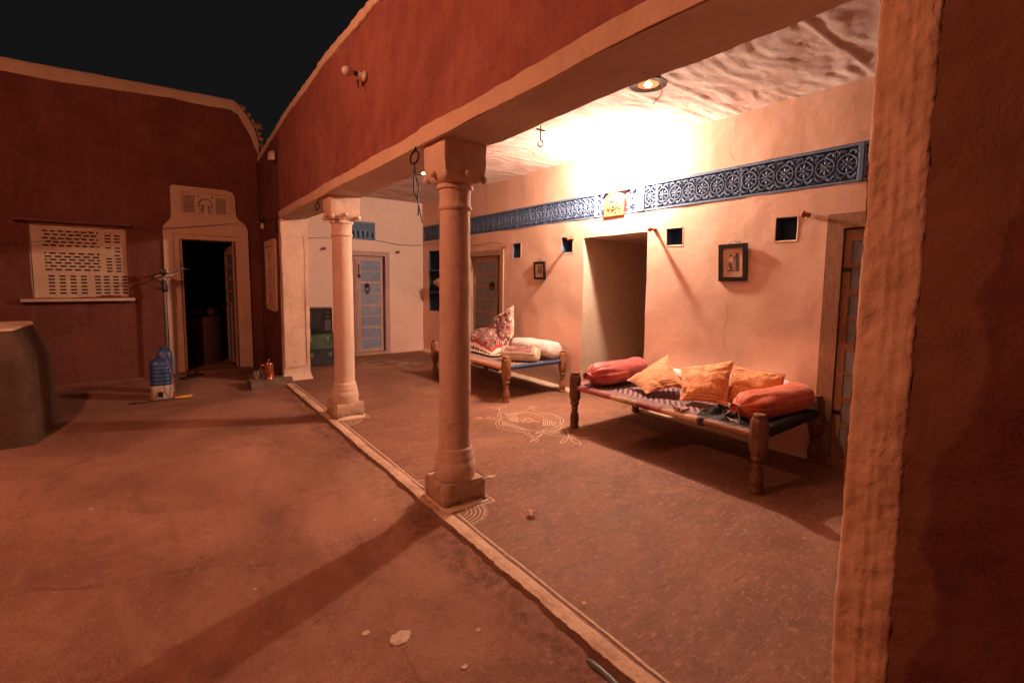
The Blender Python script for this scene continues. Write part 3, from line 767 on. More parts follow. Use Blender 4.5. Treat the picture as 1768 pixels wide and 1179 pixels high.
# ---------------------------------------------------------------- far end wall of the veranda (faces -y)
fw = thing('veranda_end_wall', 'pinkish plastered end wall with the blue and pink door and the television trunk before it', 'wall', (1.4, YF, 0))
DF = (.98, 1.95, 0, 1.905); VP = (1.16, 1.708, 2.138, 2.45)
def fpos(u, v, d):
    p = (u, YF, v); w = nz3(p, 3.2, 2)*.006+nz3(p, 11, 4)*.0025
    return Vector((u+w.x, YF+d+w.y*(1 if d == 0 else 0)+.006*nz(p, 1.2), v+w.z))
m = MB(); hh = [DF+(.14, True, True), VP+(.05, True, False)]
holed(m, breaks(XI-.02, XW+.03, .07, [h[0] for h in hh]+[h[1] for h in hh]), breaks(0, HC+.12, .07, [h[2] for h in hh]+[h[3] for h in hh]), fpos, hh, 0, 1)
m.build('plaster_face', [M_FARWALL, M_BLUE], fw, smooth=50)
for x in (.778, 2.12): peg(fw, (x, YF-.006, 1.935), (0, -1, -.05))
q = MB(); x0, x1, z0, z1 = VP
outer = [(x0+.003, z0+.003), (x1-.003, z0+.003), (x1-.003, z1-.003), (x0+.003, z1-.003)]; holes = []
for k in range(6):                                          # row of small arches with pierced leaves
    c = x0+.055+k*.0875
    holes.append([(c-.022, z0+.03), (c+.022, z0+.03), (c+.022, z0+.12)]+[(c+.022*cos(a), z0+.12+.035*sin(a)) for a in [pi*i/6 for i in range(1, 6)]]+[(c-.022, z0+.12)])
    for dx, dz in ((-.028, .2), (.028, .2), (0, .235), (-.03, .26), (.03, .26)):
        holes.append([(c+dx-.010, z0+dz), (c+dx, z0+dz-.014), (c+dx+.010, z0+dz), (c+dx, z0+dz+.014)])
q.plate(outer, holes, .02, (0, YF+.006, 0), (1, 0, 0), (0, 0, 1)); q.build('vent_panel', M_FRIEZE, fw, smooth=0)
q = MB(); yy = breaks(1.97, XW-.02, .05)
S = [(YF-.05, .004), (YF-.04, .02), (YF+.01, .03)]
q.add([(x, y+.006*nz((x, y, 3), 8), z) for x in yy for y, z in S], [(j*3+i, (j+1)*3+i, (j+1)*3+i+1, j*3+i+1)[::-1] for j in range(len(yy)-1) for i in range(2)])
q.build('skirting', M_CREAM, fw)

# ---------------------------------------------------------------- beam wall between courtyard and veranda
ft = thing('veranda_front_wall', 'dark red wall on a whitewash edged beam carried by the two columns', 'wall', (0, 4.0, 0))
def disp(p, a=1.0):
    w = nz3(p, 1.6, 3)*.012+nz3(p, 6, 9)*.005+nz3(p, 20, 1)*.0016
    return Vector(p)+w*a
def ptop(y): return interp([(-2, 3.30), (0, 3.33), (1.5, 3.37), (3.4, 3.40), (3.8, 3.43), (4.8, 3.47), (6.27, 3.43), (7.5, 3.38), (8.32, 3.335), (8.7, 3.3)], y)+.010*nz((0, y, 0), 5)+.005*nz((0, y, 0), 17)
def sheet(mb, us, vs_, fn, m=0):
    P = [fn(u, v) for v in vs_ for u in us]; n = len(us)
    mb.add(P, [(j*n+i, j*n+i+1, (j+1)*n+i+1, (j+1)*n+i) for j in range(len(vs_)-1) for i in range(n-1)], m)
m = MB()
ysb = breaks(Y0, Y3, .06)
sheet(m, ysb[::-1], breaks(0, 1, .06), lambda y, t: disp((XO, y, lerp(ZB, ptop(y)-.02, t))), 0)
sheet(m, breaks(XO, XI, .06)[::-1], ysb, lambda x, y: disp((x, y, ZB)), 1)
sheet(m, ysb, breaks(ZB, 3.3, .1), lambda y, z: disp((XI, y, z)), 2)
m.build('beam', [M_RED, M_SOFFIT, M_CREAM], ft, smooth=60)
# pier beside the camera
def pd(p):
    w = nz3(p, 1.6, 3)*.012+nz3(p, 6, 9)*.009+nz3(p, 17, 1)*.0042+nz3(p, 48, 1)*.0016
    r = .006*math.exp(-((p[1]-.43-.006*nz((0, 0, p[2]), 2))/.007)**2)*(.4+nz((0, 0, p[2]), 3)) if p[0] < XO+.01 else 0
    return Vector(p)+w-Vector((r, 0, 0))
m = MB(); ysn = [Y0-.0001]+breaks(.16, Y0-.006, .012)[::-1]+breaks(-2.2, .15, .12)[::-1]
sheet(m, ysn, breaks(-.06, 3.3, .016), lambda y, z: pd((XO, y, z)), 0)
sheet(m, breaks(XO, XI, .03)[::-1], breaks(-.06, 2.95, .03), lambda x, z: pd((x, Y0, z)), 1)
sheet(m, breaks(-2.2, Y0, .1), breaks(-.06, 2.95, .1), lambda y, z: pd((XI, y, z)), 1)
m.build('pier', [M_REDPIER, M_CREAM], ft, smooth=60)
m = MB()
zz = breaks(-.055, 3.28, .009)
def strip(u, z):                                            # whitewash laid thickly over the corner
    yl = .372+.006*nz((0, 0, z), 1.4)+.0018*nz((0, 0, z), 12)*(1+2*nz((3, 0, z), 1.5))+.0022*nz((0, 0, z), 55)+.0022*nz((0, 7, z), 110)
    y = lerp(yl, Y0+.003, u)
    p = pd((XO, y, z)); e = .0003 if u < .02 else .0025 if u < .05 else .0045 if u < .12 else .0065
    rp = .0035*math.exp(-((u-.35-.10*nz((0, 0, z), 1.5)-.03*nz((0, 2, z), 9))/.045)**2)*(.5+abs(nz((2, 0, z), 4)))+.003*math.exp(-((u-.66-.10*nz((5, 0, z), 2))/.035)**2)*(.3+abs(nz((9, 0, z), 5)))+.0035*nz(p, 22)+.0022*nz(p, 60)+.0012*nz(p, 110)
    rnd = .012*max(0, (u-.90)/.10)**2
    return Vector((p.x-e-rp+rnd, y+.004*nz((0, 9, z), 6)*u, z))
us = [0, .02, .05]+[i/24 for i in range(2, 25)]
sheet(m, us[::-1], zz, strip)
sheet(m, breaks(0, .33, .02)[::-1], zz, lambda x, z: Vector((strip(1, z).x+x, lerp(strip(1, z).y, pd((XO+x, Y0, z)).y+.006, min(1, x/.05)), z)))
m.build('whitewash_edge', M_PIER, ft, smooth=60)
# far pilaster block under the beam end
m = MB()
sheet(m, breaks(Y3, 8.66, .07)[::-1], breaks(0, 1, .04), lambda y, t: disp((XO, y, lerp(-.06, ptop(y)-.02, t))), 0)
sheet(m, breaks(XO, XI+.01, .05)[::-1], breaks(-.06, 2.95, .05), lambda x, z: disp((x+(-.02 if x < 0 else .03)*max(0, 1-z/.16)**2, Y3-.05*max(0, 1-z/.12)**2, z)), 1)
sheet(m, breaks(Y3, YF+.05, .1), breaks(-.06, 2.95, .1), lambda y, z: disp((XI+.01, y, z)), 1)
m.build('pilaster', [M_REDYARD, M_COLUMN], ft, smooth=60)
q = MB(); q.plate([(-.02, .18), (.285, .18), (.285, 2.02), (-.02, 2.02)], [[(.0, .22), (.262, .22), (.262, 1.98), (.0, 1.98)]], .01, (XO+.03, Y3-.014, 0), (1, 0, 0), (0, 0, 1))
q.build('pilaster_moulding', M_COLUMN, ft, bevel=.003)
m = MB()
sheet(m, [1, .98, .6, .3, 0], breaks(-.05, 2.2, .04), lambda u, z: disp((XO-(.009 if 0 < u < .99 else .001), lerp(Y3-.002, Y3+.085+.012*nz((0, 0, z), 6), u), z)))
m.build('whitewash_edge', M_CREAM, ft, smooth=60)
# whitewash band along the beam's lower edge, and the parapet coping
m = MB()
def lip(u, y):
    zt = ZB+.088+.012*nz((0, y, 0), 2.1)+.007*nz((0, y, 0), 9)
    z = lerp(ZB-.006, zt, u); p = disp((XO, y, z)); return Vector((p.x-(.001 if u > .98 else .010)+.001*nz(p, 30), p.y, z+.012*nz((0, y, 0), 1.3)*(1-u)))
yl = breaks(Y0-.12, Y3+.06, .025)
sheet(m, [0, .25, .5, .75, .95, 1][::-1], yl, lambda u, y: lip(u, y))
sheet(m, [0, .5, 1], yl, lambda t, y: Vector((lip(0, y).x+t*.03, y, lip(0, y).z+.001)))
m.build('whitewash_band', M_CREAM, ft, smooth=60)
m = MB(); yc_ = breaks(-2.2, 8.62, .03)
def cop(k, y):
    t = ptop(y)+.006*nz((0, y, 4), 40); b = t-.085-.014*nz((0, y, 2), 3)-.006*nz((0, y, 2), 12)
    o = .010*nz((0, y, 8), 11)+.004*nz((k, y, 8), 30)
    return [(XO-.004, b), (XO-.016+o*.4, b+.006), (XO-.018+o, t-.015), (XO+.0+o, t+.008), (XI-.02, t+.01+o), (XI+.01, t-.02), (XI+.012, b)][k]
vs = []
for y in yc_:
    for i in range(7):
        x, z = cop(i, y); w = nz3((XO, y, z), 1.6, 3)*.012; vs.append((x+w.x, y, z))
m.add(vs, [(j*7+i, j*7+i+1, (j+1)*7+i+1, (j+1)*7+i)[::-1] for j in range(len(yc_)-1) for i in range(6)])
m.build('parapet_coping', M_CREAM, ft, smooth=50)
# carved plaque on the red wall beside the pilaster
q = MB(); y0, y1, z0, z1 = 7.36, 8.12, .93, 1.96
outer = [(y0, z0+.03), (y0+.04, z0), (y1-.04, z0+.02), (y1, z0+.05), (y1, z1-.02), (y1-.03, z1), (y0+.03, z1), (y0, z1-.03)]
q.plate([(-a, b) for a, b in outer][::-1], [[(-a, b) for a, b in ((y0+.09, z0+.11), (y1-.09, z0+.11), (y1-.09, z1-.09), (y0+.09, z1-.09))]], .04, (XO-.028, 0, 0), (0, -1, 0), (0, 0, 1))
q.box((XO-.010, y0+.08, z0+.10), (XO+.01, y1-.08, z1-.08))
fr = q.build('carved_plaque', M_CREAM, ft, bevel=.006)
q = MB(); rr = random.Random(5)
for i in range(90):
    q.sphere((XO-.012, rr.uniform(y0+.12, y1-.12), rr.uniform(z0+.14, z1-.12)), rr.uniform(.012, .032), 7, 0, (.45, 1, 1.3), .4, i)
for i in range(7):
    z = z0+.18+i*.11
    q.tube(smoothpath([(XO-.012, y0+.13, z), (XO-.016, y0+.3, z+.05), (XO-.016, y0+.45, z-.04), (XO-.012, y1-.13, z+.03)], 5), .008, 5)
q.build('plaque_relief', M_CREAM, fr, smooth=40)

# ---------------------------------------------------------------- courtyard wall (faces -y), rising above the roof
CY = 8.65
cw = thing('courtyard_wall', 'tall dark red wall with a whitewashed sloping top, holding the arched-head doorway and pierced window', 'wall', (-2.0, CY, 0))
def ctop(x): return interp([(-5.2, 4.04), (-2.95, 4.06), (-1.4, 4.10), (-.47, 4.12), (-.39, 4.03), (-.29, 3.90), (-.22, 3.76), (-.16, 3.56), (-.12, 3.36), (0, 3.28)], x)+.006*nz((x, 0, 0), 4)
CD = (-1.25, -.56, -.03, 1.97); WN = (-2.825, -1.87, 1.118, 2.088)
def cpos(u, v, d):
    t = ctop(u); z = v if v < 2.6 else 2.6+(v-2.6)/(4.2-2.6)*(t-2.6)
    p = (u, CY, z); w = nz3(p, 1.6, 2)*.012+nz3(p, 6, 4)*.006
    return Vector((u+w.x*(.5 if v > 2.6 else 1), CY+d+w.y*(1 if d == 0 else 0), z+(w.z if v < 4.1 else 0)))
m = MB(); hh = [CD+(.16, False, True), WN+(.17, True, False)]
holed(m, breaks(-5.2, .0, .06, [h[0] for h in hh]+[h[1] for h in hh]), breaks(-.06, 4.2, .07, [h[2] for h in hh]+[h[3] for h in hh]), cpos, hh, 0, 1)
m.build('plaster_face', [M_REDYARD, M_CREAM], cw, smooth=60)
m = MB(); m.plate([(-5.2, -.06), (-1.3, -.06), (-1.3, 2.1), (-.5, 2.1), (-.5, -.06), (0, -.06), (0, 3.3), (-.2, 3.55), (-.34, 3.85), (-.5, 4.02), (-5.2, 3.96)], [], .04, (0, CY+.36, 0), (1, 0, 0), (0, 0, 1))
m.build('wall_back', M_RED, cw, smooth=0)
m = MB(); xs = breaks(-5.2, -.475, .04)+[-.44, -.41, -.38, -.35, -.32, -.29, -.26, -.235, -.21, -.19, -.17]
low = [(-5.2, 3.91), (-2.96, 3.90), (-2.4, 3.90), (-2.04, 3.925), (-1.5, 3.955), (-1.33, 3.965), (-1.25, 3.975), (-.9, 3.955), (-.53, 3.975), (-.44, 3.93), (-.36, 3.78), (-.27, 3.62), (-.22, 3.45), (-.17, 3.36)]
vs = []
for x in xs:
    t = ctop(x); b = min(interp(low, x)+.008*nz((x, 0, 2), 5)+.005*nz((x, 0, 2), 16), t-.04); r = .004*nz((x, 0, 5), 14)
    vs += [(x, CY-.010, b), (x, CY-.022+r, b+.006), (x, CY-.022+r, t-.012), (x, CY-.004, t+.010), (x, CY+.38, t+.010+r), (x, CY+.40, t-.03)]
m.add(vs, [(j*6+i, (j+1)*6+i, (j+1)*6+i+1, j*6+i+1)[::1] for j in range(len(xs)-1) for i in range(5)])
m.build('coping', M_CREAM, cw, smooth=50)
rr = random.Random(11)
for i, (x, z, s) in enumerate(((-.375, 4.045, .075), (-.30, 3.95, .07), (-.25, 3.865, .065), (-.165, 3.80, .075), (-.155, 3.70, .06), (-.12, 3.62, .055), (-.16, 3.52, .07), (-.13, 3.42, .06))):
    q = MB(); q.sphere((x, CY+.06+.03*rr.random(), z), s, 12, 0, (1.0, 1.0, .62+.3*rr.random()), .55, i*3); q.build('broken_stone', M_RUBBLE, cw, smooth=25)
# stone lintel slab and sill of the window opening
q = MB(); q.box((-2.95, CY-.11, 2.102), (-1.80, CY+.10, 2.135)); q.build('window_lintel', plaster('lintel_slab', (.16,.06,.045), (.15,.05,.04), (.3,.13,.09), 3, 40, .6), cw, bevel=.006)
q = MB(); q.box((-2.93, CY-.13, 1.072), (-1.80, CY+.14, 1.112)); q.build('window_sill', M_CREAM, cw, bevel=.008)

# pierced concrete window grille
wn = thing('window_grille', 'cream pierced concrete window grille with rows of narrow slots, in the courtyard wall', 'window', (-2.35, CY+.05, 1.6))
def wx(a): return -2.812+(a-175)/570*.94
def wz(a): return 2.085-(a-88)/445*.955
slots = []
r0 = random.Random(2)
def slot(a, b, y, h=9.5):
    slots.append([(wx(a), wz(y+h)), (wx(b), wz(y+h)), (wx(b), wz(y)), (wx(a), wz(y))])
for k, y in enumerate((124, 145, 168, 190, 212)):
    a = 234+(0 if k % 2 == 0 else 14)
    while a < 560: slot(a, min(a+33, 570), y); a += 46
for k, y in enumerate((259, 279, 298, 318, 338, 360)):
    a = 240+(27 if k % 2 == 0 else 0)
    if k % 2 == 0: slot(240, 252, y)
    while a < 560: slot(a, min(a+41, 572), y); a += 57
for y in (400, 420, 441, 463, 484, 505):
    for a in (252, 316, 380, 444, 530, 586, 646, 704): slot(a, a+38, y)
for k, y in enumerate((136, 156, 176, 215)): slot(608, 646, y); slot(668, 706, y)
slot(668, 706, 236); slot(664, 700, 262)
for y in (284, 304, 325, 345, 365): slot(610, 648, y); slot(670, 708, y)
q = MB(); q.plate([(-2.822, 1.120), (-1.872, 1.120), (-1.872, 2.086), (-2.822, 2.086)], slots, .035, (0, CY+.06, 0), (1, 0, 0), (0, 0, 1))
q.build('slotted_panel', M_JALI, wn, smooth=0)
q = MB(); q.box((-2.82, CY+.10, 1.121), (-1.875, CY+.16, 2.085)); q.build('dark_backing', M_DARKROOM, wn, smooth=0)
# heap of dried pods on the sill
def heap(u, v):
    x = lerp(-2.46, -1.89, u); y = CY-.10+.16*v; e = max(0, min(1, min(u, 1-u, v, 1-v)*6)); g_ = interp([(-2.46, .2), (-2.3, .5), (-2.25, .25), (-2.15, .9), (-1.95, 1), (-1.89, .8)], x)
    return Vector((x, y, 1.1135+e*g_*(.026+.022*nz((x, y, 0), 28)+.014*nz((x, y, 3), 60))))
q = MB(); q.grid(heap, 90, 18); q.grid(lambda u, v: Vector((lerp(-2.46, -1.89, u), CY-.10+.16*v, 1.1128)), 2, 2, flip=True)
tag(q.build('dried_pods', plain('dry_pods', (.22,.055,.04), .8, var=.45, scale=60), org=(-2.1, CY-.05, 1.11), smooth=40), 'dark red heap of dried pods on the window sill below the pierced grille', 'pods')

# whitewashed relief surround of the courtyard doorway with its pierced vent
sd = thing('doorway_surround', 'whitewashed shouldered surround around the dark courtyard doorway, with small pierced panels over it', 'door surround', (-.9, CY, 0))
outer = [(-1.44, -.05), (-1.435, .6), (-1.452, 1.4), (-1.447, 2.13), (-1.425, 2.17), (-1.36, 2.25), (-1.34, 2.31), (-1.338, 2.70), (-1.325, 2.735), (-1.29, 2.745), (-.66, 2.745), (-.56, 2.72), (-.525, 2.65), (-.52, 2.38), (-.50, 2.32), (-.40, 2.24), (-.368, 2.16), (-.362, 1.2), (-.36, -.05)]
inner = [(-1.335, -.05), (-1.335, 2.045), (-.46, 2.045), (-.46, -.05)]
U = outer+inner[::-1]
jal = [(-1.215, 2.342), (-.612, 2.342), (-.612, 2.66), (-1.215, 2.66)]
q = MB(); q.plate(U, [jal], .06, (0, CY-.048, 0), (1, 0, 0), (0, 0, 1)); q.build('relief_band', M_CREAM, sd, smooth=30, bevel=.014)
q = MB(); U2 = [(-1.337, -.05), (-1.337, 2.047), (-.458, 2.047), (-.458, -.05), (-.54, -.05), (-.54, 1.975), (-1.262, 1.975), (-1.262, -.05)]
q.plate(U2, [], .05, (0, CY-.022, 0), (1, 0, 0), (0, 0, 1)); q.build('inner_moulding', M_CREAM, sd, smooth=30, bevel=.008)
q = MB(); H_ = []
for (a, b) in ((-1.20, -1.03), (-.79, -.625)):
    nx, nz_ = 4, 6
    for i in range(nx):
        for j in range(nz_):
            for off in (0, 1):
                cx_ = a+(i+.5+off*.5)*(b-a)/(nx+.2); cz_ = 2.365+(j+.5+off*.5)*.275/(nz_+.2)
                if off and (i == nx-1 or j == nz_-1): continue
                H_.append([(cx_-.0135, cz_), (cx_, cz_-.0155), (cx_+.0135, cz_), (cx_, cz_+.0155)])
cx_ = -.912
for i in range(9):
    a = pi*i/8; r1, r2 = .062, .098
    x, z = cx_+.085*cos(a), 2.49+.085*sin(a)*1.15; H_.append([(x-.011, z-.011), (x+.011, z-.011), (x+.011, z+.011), (x-.011, z+.011)])
for i in range(5):
    z = 2.37+i*.027; H_.append([(cx_-.045-.01*i % .03, z), (cx_-.025, z), (cx_-.02, z+.018), (cx_-.05, z+.016)]); H_.append([(cx_+.03, z), (cx_+.055, z), (cx_+.05, z+.017), (cx_+.025, z+.018)])
for sx in (-1, 1):
    for i in range(4): H_.append([(cx_+sx*.075-.012, 2.365+i*.03), (cx_+sx*.075+.012, 2.365+i*.03), (cx_+sx*.07, 2.385+i*.03)])
    H_.append([(cx_+sx*.095-.012, 2.60), (cx_+sx*.095+.012, 2.60), (cx_+sx*.095+.012, 2.63), (cx_+sx*.095-.012, 2.63)])
q.plate([(-1.213, 2.344), (-.614, 2.344), (-.614, 2.658), (-1.213, 2.658)], H_, .02, (0, CY-.03, 0), (1, 0, 0), (0, 0, 1))
for x in (-1.016, -.806): q.box((x-.008, CY-.040, 2.345), (x+.008, CY-.0305, 2.657))
q.build('pierced_panel', M_JALI, sd, smooth=0)
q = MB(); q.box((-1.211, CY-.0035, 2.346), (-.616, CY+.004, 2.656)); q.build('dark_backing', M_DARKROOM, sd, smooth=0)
q = MB(); q.box((-1.34, CY-.12, -.06), (-.40, CY+.2, -.012)); q.build('threshold', M_EARTH, sd, bevel=.012)
# dark room behind the open door
q = MB(); a, b = (-2.4, CY+.165, -.05), (.1, CY+3.0, 2.4)
x0, y0, z0 = a; x1, y1, z1 = b
q.add([(x0,y0,z0),(x1,y0,z0),(x1,y1,z0),(x0,y1,z0),(x0,y0,z1),(x1,y0,z1),(x1,y1,z1),(x0,y1,z1)], [(0,1,2,3),(4,7,6,5),(1,5,6,2),(2,6,7,3),(3,7,4,0)])
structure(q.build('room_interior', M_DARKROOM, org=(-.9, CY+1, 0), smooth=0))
# unseen left side of the courtyard, carrying the yard lamp
q = MB(); q.box((-5.3, -3.0, -.06), (-4.9, 8.64, 3.6)); tag(q.build('courtyard_side_wall', M_RED, org=(-5.1, 3, 0), smooth=0), 'plain red side wall closing the courtyard on the left', 'wall')
# ------------------------------------------------------------------ columns
def make_column(y, label, sc=1.0, seed=0):
    c = thing('stone_column', label, 'column', (-.02, y, 0), 'columns carrying the beam')
    def bulk(z): return 1+.010*sin(z*3+seed)
    prof = [(.128, .150), (.131, .175), (.132, .22), (.126, .262), (.121, .268), (.122, .275), (.120, .30), (.112, .315), (.113, .330), (.110, .343), (.103, .349)]
    prof += [(lerp(.101, .094, t/22)*bulk(t), lerp(.36, 1.80, t/22)) for t in range(23)]
    prof += [(.094, 1.825), (.103, 1.832), (.105, 1.843), (.103, 1.853), (.096, 1.860), (.096, 1.92), (.099, 1.948), (.111, 1.954), (.113, 1.965), (.110, 1.976), (.103, 1.984)]
    def rf(a, z): return 1+.012*nz((cos(a), sin(a), z*1.2+seed), 1.8)+.006*nz((cos(a)*2, sin(a)*2, z*3+seed), 3)
    fine = []
    for (r1, z1), (r2, z2) in zip(prof, prof[1:]):
        n = max(1, int((z2-z1)/.022))
        for k in range(n): fine.append((lerp(r1, r2, k/n), lerp(z1, z2, k/n)))
    fine.append(prof[-1])
    q = MB(); M = Matrix.Translation((-.02, y, 0))
    q.lathe([p for p in fine if .345 <= p[1] <= 1.828], 40, M, 0, .0016, rfn=rf); q.build('shaft', M_COLUMN, c, smooth=50)
    q = MB(); q.lathe([p for p in fine if p[1] <= .350], 40, M, 0, .003, rfn=rf); q.build('base', M_COLUMN, c, smooth=50)
    # plinth block: chipped stone
    q = MB()
    def blk(u, v, face, hx, hy, z0, z1):
        a = -pi/4+face*pi/2
        x, yy = [(lerp(-hx, hx, u), -hy), (hx, lerp(-hy, hy, u)), (lerp(hx, -hx, u), hy), (-hx, lerp(hy, -hy, u))][face]
        z = lerp(z0, z1, v); k = 1-.09*max(0, (v-.80)/.20)**2
        e = max(0, abs(u-.5)*2-.80)/.20; k2 = 1-.075*e*e*(1+.8*nz((seed, face, z), 5))
        p = Vector((x*k*k2-.02, yy*k*k2+y, z)); ch = nz3((p.x, p.y*1.3, z+seed), 8)*.010+nz3(p, 24)*.004
        if v < .35: ch += nz3(p, 14, seed)*.012
        return p+ch
    for fc in range(4): q.grid(lambda u, v, fc=fc: blk(u, v, fc, .153, .146, -.06, .152), 24, 16)
    q.add([(-.02-.14, y-.132, .146), (-.02+.14, y-.132, .146), (-.02+.14, y+.132, .146), (-.02-.14, y+.132, .146)], [(0, 1, 2, 3)])
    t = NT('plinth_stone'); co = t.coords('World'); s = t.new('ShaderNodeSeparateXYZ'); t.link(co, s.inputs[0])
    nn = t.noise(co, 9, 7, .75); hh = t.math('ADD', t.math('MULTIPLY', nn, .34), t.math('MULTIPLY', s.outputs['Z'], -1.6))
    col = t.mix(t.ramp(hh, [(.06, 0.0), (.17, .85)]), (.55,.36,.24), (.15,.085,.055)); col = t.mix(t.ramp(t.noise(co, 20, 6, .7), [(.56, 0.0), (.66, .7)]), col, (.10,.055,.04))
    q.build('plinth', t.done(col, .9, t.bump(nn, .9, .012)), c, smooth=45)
    # rough mortar foot
    q = MB(); n = 40
    vs = []
    for k in range(n):
        a = 2*pi*k/n; ca, sa = cos(a), sin(a); e = 1/((abs(ca)**6+abs(sa)**6)**(1/6)); w = 1+.10*nz((ca, sa, seed), 2.5)+.06*nz((ca, sa, seed), 8)
        vs += [(-.02+ca*e*.178*w, y+sa*e*.178*w, -.004 if ca > -.8 else -.055), (-.02+ca*e*.160*w, y+sa*e*.160*w, .012), (-.02+ca*e*.135, y+sa*e*.135, .030)]
    q.add(vs, [(3*k+i, 3*((k+1) % n)+i, 3*((k+1) % n)+i+1, 3*k+i+1) for k in range(n) for i in range(2)])
    q.build('mortar_foot', M_CREAM, c, smooth=60)
    q = MB(); q.lathe([p for p in fine if p[1] >= 1.822], 40, M, 0, .002, rfn=rf); q.build('neck_ring', M_COLUMN, c, smooth=50)
    # capital: block tapering to the neck, with corner drops
    q = MB()
    zs = [(1.976, .098, .0), (1.990, .112, .3), (2.010, .124, .7), (2.035, .132, 1), (2.06, .136, 1), (2.10, .138, 1), (2.15, .139, 1), (2.21, .139, 1), (2.228, .137, 1)]
    def sq(a, z): return 1
    vs = []; n = 48
    for (z, r, s) in zs:
        for k in range(n):
            a = 2*pi*k/n; ca, sa = cos(a), sin(a); ee = 2+s*14; e = 1/((abs(ca)**ee+abs(sa)**ee)**(1/ee))
            p = Vector((-.02+ca*e*r*1.06, y+sa*e*r, z)); vs.append(p+nz3(p, 12, seed)*.005+nz3(p, 35)*.0018)
    q.add(vs, [(j*n+k, j*n+(k+1) % n, (j+1)*n+(k+1) % n, (j+1)*n+k) for j in range(len(zs)-1) for k in range(n)]+[tuple(range(n))[::-1]])
    cap = q.build('capital', M_COLUMN, c, smooth=40)
    q = MB()
    for dx, dy in ((0, -1), (-1, 0), (1, 0), (0, 1)):
        for off in (.0,):
            q.sphere((-.02+dx*.148+dy*off, y+dy*.142+dx*off, 2.03), .022, 10, 0, (1, 1, .9), .2, seed)
    for dx in (-1, 1):
        for dy in (-1, 1): q.sphere((-.02+dx*.128, y+dy*.122, 2.012), .024, 10, 0, (1, 1, 1.1), .2, seed)
    q.build('corner_drop', M_COLUMN, cap, smooth=60)
    return c
make_column(2.655, 'nearer whitewashed round column with a scuffed square plinth and a cable hanging at its top', seed=1)
make_column(4.93, 'farther whitewashed round column, standing between the nearer column and the pilaster', seed=5)

# ------------------------------------------------------------------ painted floor drawings
def strokes(mb, L, w=.0085, z=.0075, k=4):
    for i, s in enumerate(L):
        S = smoothpath([(a, b, 0) for a, b in s], k) if len(s) > 2 else [Vector((a, b, 0)) for a, b in s]
        P = [(p.x+.0025*nz(p, 25), p.y+.0025*nz(p, 25, 3)) for p in S]
        vs = []
        for j, p in enumerate(P):
            q0 = Vector(P[max(j-1, 0)]); q1 = Vector(P[min(j+1, len(P)-1)]); t = (q1-q0)
            t = t.normalized() if t.length > 1e-7 else Vector((1, 0)); n = Vector((-t.y, t.x))*w*.5*(1+.35*nz((p[0], p[1], i), 60))
            h = fh(*p)+z-.004+i*.00003
            vs += [(p[0]-n.x, p[1]-n.y, h), (p[0]+n.x, p[1]+n.y, h)]
        mb.add(vs, [(2*j, 2*j+1, 2*j+3, 2*j+2)[::-1] for j in range(len(P)-1)])
